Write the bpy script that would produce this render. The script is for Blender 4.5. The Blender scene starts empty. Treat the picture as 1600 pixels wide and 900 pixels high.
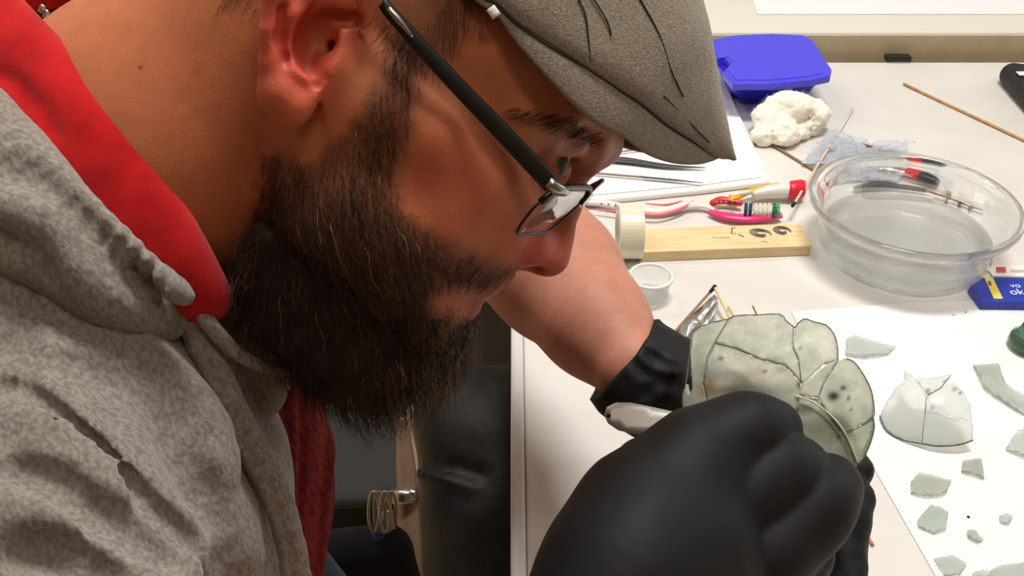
import bpy, bmesh, math, random
import numpy as np
from mathutils import Vector, geometry
random.seed(7); rng = np.random.default_rng(7)
SC = bpy.context.scene
V = lambda *a: np.array(a, dtype=float)

# ------------------------------------------------------------------ camera
FPX = 1537.0; PITCH = math.radians(36.0); CAM = V(0.0, 0.0, 1.305)
cd = bpy.data.cameras.new('camera'); cam = bpy.data.objects.new('camera', cd)
SC.collection.objects.link(cam); SC.camera = cam
cam.location = CAM; cam.rotation_euler = (math.pi / 2 - PITCH, 0, 0)
cd.sensor_width = 36.0; cd.lens = 36.0 * FPX / 1600.0; cd.clip_start = 0.01
cd.dof.use_dof = False
# ------------------------------------------------------------------ world, lamps, exposure
w = bpy.data.worlds.new('room_light'); SC.world = w; w.use_nodes = True
w.node_tree.nodes['Background'].inputs[0].default_value = (1.0, 0.90, 0.80, 1)
w.node_tree.nodes['Background'].inputs[1].default_value = 0.30
def area(name, loc, target, sx, sy, power, col):
    l = bpy.data.lights.new(name, 'AREA'); l.shape = 'RECTANGLE'; l.size = sx; l.size_y = sy
    l.energy = power; l.color = col
    o = bpy.data.objects.new(name, l); SC.collection.objects.link(o); o.location = loc
    o.rotation_euler = (Vector(target) - Vector(loc)).to_track_quat('-Z', 'Y').to_euler()
    return o
area('window_daylight', (3.1, 2.0, 1.7), (0.3, 0.8, 0.9), 1.8, 1.2, 22, (0.90, 0.97, 1.0))
area('ceiling_lamp', (0.30, 0.80, 2.74), (0.30, 0.80, 0.75), 0.6, 0.3, 31, (1.0, 0.975, 0.94))
area('ceiling_lamp_left', (-1.1, 1.9, 2.74), (-1.1, 1.9, 0.75), 1.2, 0.6, 17, (1.0, 0.95, 0.88))
area('ceiling_lamp_behind', (0.5, -0.25, 2.74), (0.5, -0.25, 0.75), 0.6, 0.3, 6, (1.0, 0.88, 0.74))
SC.view_settings.view_transform = 'Standard'; SC.view_settings.look = 'None'
SC.view_settings.gamma = 1.0; SC.view_settings.use_curve_mapping = False
SC.view_settings.exposure = 0.10

# ------------------------------------------------------------------ coordinates
RT = V(1, 0, 0); UP = V(0, math.sin(PITCH), math.cos(PITCH)); FW = V(0, math.cos(PITCH), -math.sin(PITCH))
def ray(px, py): return RT * ((px - 800) / FPX) + UP * ((450 - py) / FPX) + FW
def C(px, py, d): return CAM + ray(px, py) * d
def T(px, py, z=0.75):
    r = ray(px, py); return CAM + r * ((z - CAM[2]) / r[2])
def proj(P):
    q = P - CAM; d = q @ FW
    return np.stack([800 + FPX * (q @ RT) / d, 450 - FPX * (q @ UP) / d], -1)
# head frame: sagittal plane through X0, F = forward, U = crown, S = towards the right ear
YAW = math.radians(8.0)
X0 = C(850, 330, 0.43); F2 = RT * .92 - UP * .392; F2 /= np.linalg.norm(F2)
HS = -FW * math.cos(YAW) + F2 * math.sin(YAW); HF = F2 * math.cos(YAW) + FW * math.sin(YAW)
HU = np.cross(HS, HF); HU = HU / np.linalg.norm(HU)
if HU @ UP < 0: HU = -HU
def H(px, py, s=0.0):
    r = ray(px, py); t = ((X0 + HS * (s * .01) - CAM) @ HS) / (r @ HS)
    return CAM + r * t
def mirror(P):
    sp = (P - X0) @ HS
    return P + np.multiply.outer(np.abs(sp) - sp, HS)
def other(P):
    P = np.asarray(P); return P - np.multiply.outer(2 * ((P - X0) @ HS), HS)

# ------------------------------------------------------------------ scene helpers
def link(o, parent=None):
    SC.collection.objects.link(o)
    if parent is not None: o.parent = parent
    return o
def tag(o, label=None, cat=None, group=None, kind=None):
    if label: o['label'] = label
    if cat: o['category'] = cat
    if group: o['group'] = group
    if kind: o['kind'] = kind
    return o
def thing(name, loc, label, cat, group=None):
    o = bpy.data.objects.new(name, None); o.empty_display_size = .02
    SC.collection.objects.link(o); o.location = [float(x) for x in loc]
    return tag(o, label, cat, group)
def mesh_np(name, verts, faces, m, parent=None, col=None, smooth=True):
    """verts are world coordinates; the object sits at its parent's origin"""
    verts = np.asarray(verts, dtype=np.float32)
    me = bpy.data.meshes.new(name)
    if parent is not None:
        off = np.zeros(3); p = parent
        while p is not None: off += np.array(p.location); p = p.parent
        verts = verts - off.astype(np.float32)
    if isinstance(faces, np.ndarray):
        n, k = faces.shape
        me.vertices.add(len(verts)); me.vertices.foreach_set('co', verts.ravel())
        me.loops.add(n * k); me.loops.foreach_set('vertex_index', faces.astype(np.int32).ravel())
        me.polygons.add(n); me.polygons.foreach_set('loop_start', np.arange(0, n * k, k, dtype=np.int32))
        me.update(calc_edges=True)
    else:
        me.from_pydata([tuple(map(float, v)) for v in verts], [], faces); me.update()
    me.polygons.foreach_set('use_smooth', np.full(len(me.polygons), smooth))
    if col is not None:
        a = me.color_attributes.new('Col', 'FLOAT_COLOR', 'POINT')
        c4 = np.ones((len(verts), 4), np.float32); c4[:, :3] = col; a.data.foreach_set('color', c4.ravel())
    me.materials.append(m)
    o = bpy.data.objects.new(name, me)
    return link(o, parent)

# ------------------------------------------------------------------ materials
def srgb(r, g, b):
    f = lambda c: (c / 255 / 12.92) if c / 255 <= .04045 else ((c / 255 + .055) / 1.055) ** 2.4
    return (f(r), f(g), f(b))
def mat(name, col=(0.5, .5, .5), rough=.5, metal=0.0, col2=None, nscale=40, ndetail=4, bump=0.0, bscale=200, bdist=.001,
        vcol=False, trans=0.0, ior=1.45, sss=0.0, spec=.5, alpha=1.0, stretch=None, sheen=0.0, contrast=(.35, .65), coat=0.0, wave=None):
    m = bpy.data.materials.new(name); m.use_nodes = True; nt = m.node_tree; b = nt.nodes['Principled BSDF']
    L = nt.links.new; N = nt.nodes.new
    b.inputs['Base Color'].default_value = (*col, 1); b.inputs['Roughness'].default_value = rough
    b.inputs['Metallic'].default_value = metal; b.inputs['IOR'].default_value = ior
    b.inputs['Transmission Weight'].default_value = trans; b.inputs['Specular IOR Level'].default_value = spec
    b.inputs['Alpha'].default_value = alpha; b.inputs['Sheen Weight'].default_value = sheen
    b.inputs['Coat Weight'].default_value = coat
    if sss:
        b.inputs['Subsurface Weight'].default_value = sss; b.inputs['Subsurface Radius'].default_value = (.009, .003, .0015)
        b.inputs['Subsurface Scale'].default_value = 1.0
    tc = N('ShaderNodeTexCoord'); vec = tc.outputs['Object']
    if stretch:
        mp = N('ShaderNodeMapping'); mp.inputs['Scale'].default_value = stretch; L(vec, mp.inputs[0]); vec = mp.outputs[0]
    csock = None
    if vcol:
        at = N('ShaderNodeVertexColor'); at.layer_name = 'Col'; csock = at.outputs[0]
    if col2 is not None:
        nz = N('ShaderNodeTexNoise'); nz.inputs['Scale'].default_value = nscale; nz.inputs['Detail'].default_value = ndetail
        L(vec, nz.inputs['Vector'])
        rp = N('ShaderNodeValToRGB'); rp.color_ramp.elements[0].position = contrast[0]; rp.color_ramp.elements[1].position = contrast[1]
        L(nz.outputs[0], rp.inputs[0])
        if csock is None:
            rp.color_ramp.elements[0].color = (*col, 1); rp.color_ramp.elements[1].color = (*col2, 1); csock = rp.outputs[0]
        else:
            rp.color_ramp.elements[0].color = (*col2, 1); rp.color_ramp.elements[1].color = (1, 1, 1, 1)
            mx = N('ShaderNodeMixRGB'); mx.blend_type = 'MULTIPLY'; mx.inputs[0].default_value = 1
            L(csock, mx.inputs[1]); L(rp.outputs[0], mx.inputs[2]); csock = mx.outputs[0]
    if csock is not None: L(csock, b.inputs['Base Color'])
    if bump:
        nb = N('ShaderNodeTexNoise'); nb.inputs['Scale'].default_value = bscale; nb.inputs['Detail'].default_value = 3
        L(vec, nb.inputs['Vector']); h = nb.outputs[0]
        if wave:
            wv = N('ShaderNodeTexWave'); wv.inputs['Scale'].default_value = wave; wv.inputs['Distortion'].default_value = 2
            L(vec, wv.inputs['Vector']); ad = N('ShaderNodeMath'); ad.operation = 'ADD'; L(h, ad.inputs[0]); L(wv.outputs[1], ad.inputs[1]); h = ad.outputs[0]
        bp = N('ShaderNodeBump'); bp.inputs['Strength'].default_value = bump; bp.inputs['Distance'].default_value = bdist
        L(h, bp.inputs['Height']); L(bp.outputs[0], b.inputs['Normal'])
    return m

# ------------------------------------------------------------------ signed-distance modelling
def smin(a, b, k):
    h = np.clip(.5 + .5 * (b - a) / k, 0, 1); return b + (a - b) * h - k * h * (1 - h)
def hash3(i, j, k):
    n = (i * 374761393 + j * 668265263 + k * 2147483647) & 0x7fffffff
    n = (n ^ (n >> 13)) * 1274126177 & 0x7fffffff
    return ((n ^ (n >> 16)) & 0xffff) / 65535.0
def vnoise(P):
    i = np.floor(P).astype(np.int64); f = P - i; f = f * f * (3 - 2 * f); r = 0
    for a in (0, 1):
        for b in (0, 1):
            for c in (0, 1):
                wt = (f[:, 0] if a else 1 - f[:, 0]) * (f[:, 1] if b else 1 - f[:, 1]) * (f[:, 2] if c else 1 - f[:, 2])
                r = r + wt * hash3(i[:, 0] + a, i[:, 1] + b, i[:, 2] + c)
    return r * 2 - 1
def interp(pts, n):
    """Catmull-Rom through pts"""
    P = np.asarray(pts, float); m = len(P); out = []
    for t in np.linspace(0, m - 1, n):
        i = min(int(t), m - 2); f = t - i
        p0, p1, p2, p3 = P[max(i - 1, 0)], P[i], P[i + 1], P[min(i + 2, m - 1)]
        out.append(.5 * ((2 * p1) + (-p0 + p2) * f + (2 * p0 - 5 * p1 + 4 * p2 - p3) * f * f + (-p0 + 3 * p1 - 3 * p2 + p3) * f ** 3))
    return np.array(out)
class Sdf:
    def __init__(s): s.n = []
    def _add(s, f, c, r, k, sub, mir): s.n.append((f, np.asarray(c, float), r, k, sub, mir))
    def cap(s, pts, rad, k=.006, ck=.004, sub=False, mir=False, sq=None, seg=0):
        """tapered tube through pts; rad in metres; sq = (axis, factor) makes it thinner along axis"""
        pts = [np.asarray(p, float) for p in pts]
        if seg: pts = list(interp(pts, seg)); ck = min(ck, .002)
        if np.isscalar(rad): rad = [rad] * len(pts)
        if len(rad) != len(pts): rad = list(np.interp(np.linspace(0, 1, len(pts)), np.linspace(0, 1, len(rad)), rad))
        if len(pts) == 1: pts = pts * 2; rad = list(rad) * 2
        def f(P):
            d = None
            for a, b, ra, rb in zip(pts[:-1], pts[1:], rad[:-1], rad[1:]):
                ab = b - a; L2 = ab @ ab + 1e-12
                t = np.clip(((P - a) @ ab) / L2, 0, 1); q = P - a - np.multiply.outer(t, ab)
                if sq is not None: q = q + np.multiply.outer((q @ sq[0]) * (sq[1] - 1), sq[0])
                e = np.sqrt((q * q).sum(1)) - (ra + (rb - ra) * t)
                d = e if d is None else (np.minimum(d, e) if ck <= 0 else smin(d, e, ck))
            return d
        A = np.array(pts); c = (A.min(0) + A.max(0)) / 2
        s._add(f, c, np.linalg.norm(A - c, axis=1).max() + max(rad), k, sub, mir); return s
    def ell(s, c, radii, axes=None, k=.01, sub=False, mir=False):
        c = np.asarray(c, float); A = np.eye(3) if axes is None else np.array(axes); R = np.array(radii, float)
        def f(P):
            q = (P - c) @ A.T; k0 = np.sqrt(((q / R) ** 2).sum(1)) + 1e-9; k1 = np.sqrt(((q / R ** 2) ** 2).sum(1)) + 1e-9
            return k0 * (k0 - 1) / k1
        s._add(f, c, R.max(), k, sub, mir); return s
    def fn(s, f, c, r, k=.002, sub=False): s._add(f, c, r, k, sub, False); return s
    def ev(s, P, bc=None, br=0):
        d = np.full(len(P), .5); Pm = None
        for f, c, r, k, sub, mir in s.n:
            if bc is not None:
                dist = np.linalg.norm(bc - c)
                if mir: dist = min(dist, np.linalg.norm(bc - other(c)))
                if dist - r - br > .012 + k + (0 if sub else .02): continue
            if mir and Pm is None: Pm = mirror(P)
            e = f(Pm if mir else P)
            d = -smin(-d, e, k) if sub else smin(d, e, k)
        if getattr(s, 'post', None): d = s.post(P, d)
        return d
    def hit(s, px, py, d0=.15):
        """distance along the view of the surface under a direction"""
        r = ray(px, py); L = np.linalg.norm(r); t = d0
        for _ in range(90):
            e = s.ev((CAM + r * t)[None])[0]; t += e / L * .8
            if abs(e) < 2e-4: return CAM + r * t
            if t > 3: break
        return None
    def mesh(s, h, n=16):
        pos = [(c, r) for f, c, r, k, sub, mir in s.n if not sub] + [(other(c), r) for f, c, r, k, sub, mir in s.n if mir and not sub]
        lo = np.min([c - r for c, r in pos], 0) - .008; hi = np.max([c + r for c, r in pos], 0) + .008
        lim = getattr(s, 'lim', None)
        if lim: lo = np.maximum(lo, lim[0]); hi = np.minimum(hi, lim[1])
        B = n * h; nb = np.ceil((hi - lo) / B).astype(int)
        bi = np.stack(np.meshgrid(*[np.arange(x) for x in nb], indexing='ij'), -1).reshape(-1, 3)
        bc = lo + (bi + .5) * B; dc = s.ev(bc)
        br = B * .87; act = bi[np.abs(dc) < br * 1.9 + .006]
        N = nb * n + 2; g = np.arange(n + 1)
        G = np.stack(np.meshgrid(g, g, g, indexing='ij'), -1).reshape(-1, 3)
        corner = [(a, b, c) for a in (0, 1) for b in (0, 1) for c in (0, 1)]
        edges = [(i, j) for i in range(8) for j in range(i + 1, 8) if sum(abs(x - y) for x, y in zip(corner[i], corner[j])) == 1]
        ids, vs, qs = [], [], []
        cid = lambda I: (I[:, 0] * N[1] + I[:, 1]) * N[2] + I[:, 2]
        for b in act:
            o = b * n; P = lo + (G + o) * h; cc = lo + (b + .5) * B
            d = s.ev(P, cc, br).reshape(n + 1, n + 1, n + 1); sg = d < 0
            if sg.all() or not sg.any(): continue
            S8 = [sg[a:a + n, b_:b_ + n, c:c + n] for a, b_, c in corner]
            sm = sum(x.astype(np.int8) for x in S8); I = np.argwhere((sm > 0) & (sm < 8))
            if len(I):
                v = np.stack([d[I[:, 0] + a, I[:, 1] + b_, I[:, 2] + c] for a, b_, c in corner], 1)
                acc = np.zeros((len(I), 3)); cnt = np.zeros(len(I)); Cn = np.array(corner, float)
                for i, j in edges:
                    m = (v[:, i] < 0) != (v[:, j] < 0); t = np.where(m, v[:, i] / (v[:, i] - v[:, j] + 1e-20), 0)
                    acc += np.where(m[:, None], Cn[i] + np.multiply.outer(t, Cn[j] - Cn[i]), 0); cnt += m
                vs.append(lo + (I + o + acc / cnt[:, None]) * h); ids.append(cid(I + o + 1))
            for a in range(3):
                u, w_ = (a + 1) % 3, (a + 2) % 3
                s0 = sg[:n, :n, :n]; sl = [slice(0, n)] * 3; sl[a] = slice(1, n + 1); s1 = sg[tuple(sl)]
                E = np.argwhere(s0 != s1)
                if not len(E): continue
                fl = s0[E[:, 0], E[:, 1], E[:, 2]]; E = E + o + 1
                eu = np.zeros(3, int); eu[u] = 1; ew = np.zeros(3, int); ew[w_] = 1
                q = np.stack([cid(E - eu - ew), cid(E - ew), cid(E), cid(E - eu)], 1)
                q[~fl] = q[~fl][:, ::-1]; qs.append(q)
        ids = np.concatenate(ids); vs = np.concatenate(vs); qs = np.concatenate(qs)
        od = np.argsort(ids); ids = ids[od]; vs = vs[od]
        ix = np.searchsorted(ids, qs); ix = np.clip(ix, 0, len(ids) - 1)
        ok = (ids[ix] == qs).all(1); return vs, ix[ok]
def islands_keep(vs, fs):
    """drop small loose pieces of a mesh"""
    p = np.arange(len(vs))
    for _ in range(400):
        m = p[fs].min(1); q = p.copy()
        for k in range(4): np.minimum.at(q, fs[:, k], m)
        q = q[q]
        if (q == p).all(): break
        p = q
    lab, cnt = np.unique(p, return_counts=True); best = lab[cnt.argmax()]
    keep = p == best; new = np.cumsum(keep) - 1
    return vs[keep], new[fs[keep[fs].all(1)]]
def normals(vs, fs):
    n = np.cross(vs[fs[:, 2]] - vs[fs[:, 0]], vs[fs[:, 3 if fs.shape[1] > 3 else 1]] - vs[fs[:, 1 if fs.shape[1] > 3 else 0]])
    N = np.zeros_like(vs)
    for k in range(fs.shape[1]): np.add.at(N, fs[:, k], n)
    return N / (np.linalg.norm(N, axis=1, keepdims=True) + 1e-12)
def inpoly(pts, poly):
    poly = np.array(poly, float); x, y = pts[:, 0], pts[:, 1]; ins = np.zeros(len(pts), bool); dist = np.full(len(pts), 1e9)
    for (x1, y1), (x2, y2) in zip(poly, np.roll(poly, -1, 0)):
        c = ((y1 > y) != (y2 > y)) & (x < (x2 - x1) * (y - y1) / (y2 - y1 + 1e-9) + x1); ins ^= c
        t = np.clip(((x - x1) * (x2 - x1) + (y - y1) * (y2 - y1)) / ((x2 - x1) ** 2 + (y2 - y1) ** 2 + 1e-9), 0, 1)
        dist = np.minimum(dist, np.hypot(x - x1 - t * (x2 - x1), y - y1 - t * (y2 - y1)))
    return np.where(ins, dist, -dist)
def smooth01(x): x = np.clip(x, 0, 1); return x * x * (3 - 2 * x)
# ================================================================== PERSON
person = thing('person', T(300, 860, .45), 'man in a grey flat cap, glasses and dark beard bending over green glass', 'person')
cm = lambda *a: [x * .01 for x in a]
body = Sdf()
# cranium and face (mirrored on both sides of the sagittal plane)
AX = [HF, HU, HS]
body.ell(H(628, 42), cm(9.2, 8.8, 7.5), AX, k=.01)
body.ell(H(800, 110), cm(4.6, 5.5, 5.9), AX, k=.02)
body.ell(H(630, 295), cm(5.4, 5.8, 5.2), AX, k=.02)
body.cap([H(470, 120), H(285, 222, -.2), H(150, 300, -1.2)], cm(6.3, 6.1, 5.6), k=.02, sq=(HS, 1.1))
body.cap([H(520, 10, 0), H(330, 115, -.3), H(240, 170, -.8)], cm(6.4, 4.8, 4.8), k=.02, sq=(HS, 1.1))
body.cap([H(934, 214), H(915, 214, 2.6), H(868, 200, 4.4), H(812, 196, 5.3)], cm(1.05, .95, .85, .8), k=.012, mir=True)
body.cap([H(788, 300, 3.9), H(750, 275, 4.7), H(672, 215, 5.6), H(560, 140, 6.1)], cm(1.15, 1.35, 1.5, 1.3), k=.014, mir=True)
body.cap([H(800, 345, 1.0), H(754, 418, .9)], cm(1.35, 1.15), k=.012, mir=True)
body.cap([H(728, 335, 3.0), H(665, 345, 3.9), H(600, 350, 4.2)], cm(2.1, 2.3, 2.2), k=.02, mir=True)
body.cap([H(525, 200, 5.3), H(515, 330, 4.9), H(585, 425, 4.1), H(635, 500, 2.4), H(660, 532, 0)], cm(1.7, 1.7, 1.6, 1.45, 1.35), k=.02, ck=.01, mir=True)
body.cap([H(694, 478, 0), H(668, 470, 2.2)], cm(1.05, .95), k=.012, mir=True)
# lips
body.cap([H(743, 463, 0), H(733, 464, 1.1), H(700, 468, 2.5)], cm(.36, .34, .18), k=.004, mir=True)
body.cap([H(733, 480, 0), H(722, 480, 1.1), H(700, 474, 2.4)], cm(.42, .38, .18), k=.004, mir=True)
body.cap([H(752, 472, 0), H(735, 472, 1.2), H(703, 472, 2.4)], cm(.08, .08, .06), k=.002, sub=True, mir=True)
# nose
body.cap([H(938, 232), H(899, 262), H(880, 318), H(863, 368), H(857, 399)], cm(.7, .55, .72, .82, .86), k=.008, ck=.006)
body.cap([H(858, 400, .35), H(830, 384, 1.45), H(802, 377, 1.75)], cm(.7, .72, .5), k=.006, mir=True)
body.cap([H(840, 404), H(812, 402)], cm(.42, .5), k=.006)
body.cap([H(836, 412, .75), H(824, 398, .85)], cm(.26, .22), k=.004, sub=True, mir=True)
body.cap([H(836, 344, 1.6), H(800, 342, 2.1), H(773, 366, 2.4), H(776, 396, 2.1)], cm(.10, .18, .24, .2), k=.006, sub=True, mir=True)
# eye sockets and lids
body.ell(H(884, 262, 3.2), cm(1.5, 1.35, 1.9), AX, k=.014, sub=True, mir=True)
body.cap([H(844, 255, 3.1)], cm(1.3), k=.005, mir=True)
body.cap([H(905, 232, 1.9), H(892, 224, 3.2), H(856, 226, 4.5)], cm(.42, .5, .42), k=.006, mir=True)
body.cap([H(896, 252, 1.9), H(896, 250, 3.2), H(868, 250, 4.6)], cm(.10, .15, .10), k=.002, sub=True, mir=True)
# ear
LEAN = HS * .9 - HF * .44; LEAN /= np.linalg.norm(LEAN)
EU = HU * .96 - HF * .28; EU /= np.linalg.norm(EU); EF = np.cross(EU, LEAN); EF /= np.linalg.norm(EF)
EU = np.cross(LEAN, EF)
body.ell(H(485, 30, 7.35), cm(1.55, 3.1, .55), [EF, EU, LEAN], k=.010, mir=True)
helix = [H(528, 52, 7.8), H(566, 30, 8.0), H(584, -10, 8.2), H(560, -80, 8.6), H(500, -110, 8.8), H(452, -70, 8.8), H(430, -10, 8.7), H(424, 50, 8.5), H(424, 100, 8.2), H(434, 140, 7.9)]
body.cap(helix, cm(.22, .3, .36, .4, .42, .42, .42, .40, .42, .6), k=.0025, ck=.002, mir=True)
body.cap([H(440, 148, 7.8), H(455, 165, 7.75)], cm(.75, .74), k=.005, mir=True)
body.cap([H(520, -60, 8.0), H(480, -20, 8.2), H(458, 25, 8.3), H(454, 70, 8.2), H(462, 108, 8.05)], cm(.3, .34, .36, .36, .42), k=.003, mir=True)
body.cap([H(474, 118, 7.95)], cm(.42), k=.003, mir=True)
body.ell(H(494, 68, 8.05), cm(.72, 1.15, .95), [EF, EU, LEAN], k=.003, sub=True, mir=True)
body.ell(H(535, 26, 8.1), cm(.75, .3, .6), [EF, EU, LEAN], k=.003, sub=True, mir=True)
body.cap([H(500, 118, 8.1), H(494, 132, 8.0)], cm(.2, .14), k=.003, sub=True, mir=True)
body.cap([H(438, 10, 8.75), H(436, 60, 8.6), H(445, 95, 8.4)], cm(.13, .13, .09), k=.003, sub=True, mir=True)
body.cap([H(536, 78, 7.2), H(520, 105, 7.35), H(530, 140, 6.7)], cm(.5, .46, .6), k=.006, mir=True)
body.cap([H(520, 78, 7.4), H(545, 74, 6.2)], cm(.3, .25), k=.002, sub=True, mir=True)
body.cap([H(488, 150, 7.6), H(486, 190, 7.3), H(478, 204, 7.2)], cm(.1, .14, .1), k=.005, sub=True, mir=True)
# trunk, shoulders and the two arms
body.cap([H(150, 300, -1.2), C(60, 520, .50), C(120, 900, .57)], cm(5.4, 8, 9), k=.03)
body.cap([C(60, 560, .50), C(-30, 860, .42)], cm(6.5, 5.6), k=.03)
body.cap([C(60, 520, .48), C(330, 430, .62)], cm(6, 6), k=.03)
body.cap([C(330, 430, .62), C(690, 270, .75)], cm(5.4, 4.6), k=.02)
ELB = C(730, 285, .75)
body.cap([ELB, C(800, 358, .695), C(868, 430, .655), C(928, 503, .615), C(985, 572, .585)], cm(4.8, 4.75, 4.1, 3.1, 2.3), k=.012, ck=.02)
body.cap([C(985, 572, .585), C(1060, 625, .585)], cm(2.2, 2.0), k=.004)
body.cap([C(-30, 860, .42), C(330, 1500, .38)], cm(5.2, 4.6), k=.02)
body.cap([C(330, 1500, .38), C(680, 1230, .395), C(930, 985, .41)], cm(4.6, 3.9, 2.4), k=.012, ck=.02)
body.cap([C(930, 985, .41), C(1000, 880, .43)], cm(2.4, 2.2), k=.01)
bv, bf = body.mesh(.00125); bv, bf = islands_keep(bv, bf)
bp = proj(mirror(bv)); bs = np.abs((bv - X0) @ HS) * 100
# ---- skin colour: redder ear, nose and cheek; darker where beard and cropped hair grow
base = np.array(srgb(190, 114, 78)); colr = np.tile(base, (len(bv), 1))
def tint(cx, cy, rx, ry, c, a=1.0, extra=None):
    global colr
    wgt = a * np.exp(-(((bp[:, 0] - cx) / rx) ** 2 + ((bp[:, 1] - cy) / ry) ** 2))
    if extra is not None: wgt = wgt * extra
    colr += (np.array(c) - colr) * wgt[:, None]
headm = ((bv - H(640, 150)) @ HF > -.16)
sidem = smooth01((bs - 6.9) / .8)
tint(470, 60, 90, 130, srgb(214, 74, 66), .9, sidem)
tint(494, 70, 26, 42, srgb(140, 60, 50), .5, sidem)  # ear hollow: its shade painted into the skin colour
tint(700, 290, 90, 80, srgb(190, 92, 70), .65)
tint(850, 395, 60, 55, srgb(222, 108, 92), .9)
tint(300, 250, 220, 200, srgb(180, 100, 66), .5)
tint(890, 220, 70, 45, srgb(150, 92, 72), .6)
tint(565, 130, 40, 60, srgb(196, 126, 86), .6)
lips = np.exp(-(((bp[:, 0] - 728) / 30) ** 2 + ((bp[:, 1] - 471) / 11) ** 2)); colr += (np.array(srgb(180, 92, 84)) - colr) * (lips * .8)[:, None]
armm = smooth01((bp[:, 0] - 700) / 60) * (((bv - CAM) @ FW) > .53)
colr += (np.array(srgb(190, 132, 112)) - colr) * (armm * .9)[:, None]
BEARD = [(598, 55), (660, 40), (668, 100), (664, 160), (648, 215), (632, 285), (640, 330), (690, 362), (735, 385), (775, 402), (808, 412), (816, 426), (800, 450), (765, 462), (715, 462), (690, 468), (690, 485), (712, 492), (735, 500), (728, 540), (700, 580), (600, 640), (440, 560), (372, 440), (378, 360), (395, 285), (400, 235), (440, 232), (490, 240), (530, 205), (560, 165), (590, 110)]
face_side = ((bv - X0) @ HF > -.145) & (((bv - CAM) @ FW) < .53)
bd = inpoly(bp, BEARD) + 8 * vnoise(bv * 200) + 6 * vnoise(bv * 600)
bmask = smooth01((bd + 8) / 34) * face_side
colr += (np.array(srgb(52, 33, 23)) - colr) * (bmask * .66)[:, None]
CROP = [(585, -60), (592, 70), (668, 125), (712, 90), (738, 50), (770, 20), (800, -200), (300, -300), (180, -60), (240, 10), (300, 30), (400, 0), (440, -150)]
cmask = smooth01((inpoly(bp, CROP) + 20 + 10 * vnoise(bv * 200)) / 60) * face_side * (bs < 7.6)
colr += (np.array(srgb(84, 56, 38)) - colr) * (cmask * .6)[:, None]
mole = np.exp(-(((bp[:, 0] - 220) / 3.5) ** 2 + ((bp[:, 1] - 105) / 3) ** 2)); colr += (np.array(srgb(96, 36, 28)) - colr) * mole[:, None]
colr *= (1 + .07 * vnoise(bv * 150) + .05 * vnoise(bv * 420))[:, None]
M_skin = mat('skin', vcol=True, rough=.52, sss=.25, spec=.35, bump=.25, bscale=900, bdist=.0006)
skin_o = mesh_np('body', bv, bf, M_skin, person, np.clip(colr, 0, 1))
print('body', len(bv))

# ---- hair
def strands(name, roots, dirs, lens, m, cols, K=6, rad=.00011, curl=.25, curlf=1.0, nrm=None, lift=.5, parent=None, extra=None, seed=3, drop=None):
    r = np.random.default_rng(seed); n = len(roots); pts = np.zeros((n, K, 3)); pts[:, 0] = roots
    ph = r.normal(size=(n, 3)); ph2 = r.normal(size=(n, 3)); d = dirs
    for k in range(1, K):
        t = k / (K - 1); dd = d.copy()
        if nrm is not None: dd = dd + nrm * lift * (1 - t) ** 1.5
        if drop is not None: dd = dd + drop * t
        dd = dd + curl * (ph * math.cos(3.1 * t * curlf) + ph2 * math.sin(4.3 * t * curlf))
        dd /= np.linalg.norm(dd, axis=1, keepdims=True); pts[:, k] = pts[:, k - 1] + dd * (lens / (K - 1))[:, None]
    tan = np.gradient(pts, axis=1); tan /= np.linalg.norm(tan, axis=2, keepdims=True) + 1e-12
    a = np.cross(tan, V(.3, .5, .8)); a /= np.linalg.norm(a, axis=2, keepdims=True); b = np.cross(tan, a)
    rr = rad * np.linspace(1, .3, K)[None, :, None]
    ring = [pts + rr * (a * math.cos(x) + b * math.sin(x)) for x in (0, 2.094, 4.189)]
    vs = np.stack(ring, 2).reshape(-1, 3)
    base_i = (np.arange(n) * K * 3)[:, None, None]; k = (np.arange(K - 1) * 3)[None, :, None]; j = np.arange(3)[None, None, :]; j2 = (j + 1) % 3
    fs = np.stack([base_i + k + j, base_i + k + j2, base_i + k + 3 + j2, base_i + k + 3 + j], -1).reshape(-1, 4)
    cv = np.repeat(cols, K * 3, 0)
    if extra is not None:
        ev, ef, ec = extra; fs = np.concatenate([fs, ef + len(vs)]); vs = np.concatenate([vs, ev]); cv = np.concatenate([cv, ec])
    return mesh_np(name, vs, fs, m, parent, cv)
M_hair = mat('hair', vcol=True, rough=.55, spec=.35)
bb = Sdf()
bb.cap([H(672, 505), H(640, 560), H(600, 605)], cm(1.7, 1.7, 1.15), k=.015)
bb.cap([H(630, 480, 2.6), H(605, 560, 1.8)], cm(1.7, 1.5), k=.015, mir=True)
bb.cap([H(560, 420, 4.3), H(540, 500, 3.2), H(550, 575, 1.6)], cm(1.8, 1.8, 1.5), k=.015, mir=True)
bb.cap([H(480, 390, 4.2), H(470, 470, 3.2), H(500, 545, 1.6)], cm(1.6, 1.6, 1.3), k=.015, mir=True)
bb.cap([H(430, 400, 4.2), H(425, 470, 2.8)], cm(1.3, 1.3), k=.015, mir=True)
bb.ell(H(570, 480), cm(3.6, 3.0, 3.6), AX, k=.02)
bb.post = lambda P, d: d + .0022 * vnoise(P * 130) + .0012 * vnoise(P * 300)
gv, gf = bb.mesh(.0022); gv, gf = islands_keep(gv, gf); gn = normals(gv, gf)
gc = np.tile(np.array(srgb(26, 18, 13)), (len(gv), 1))
bn = normals(bv, bf)
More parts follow.
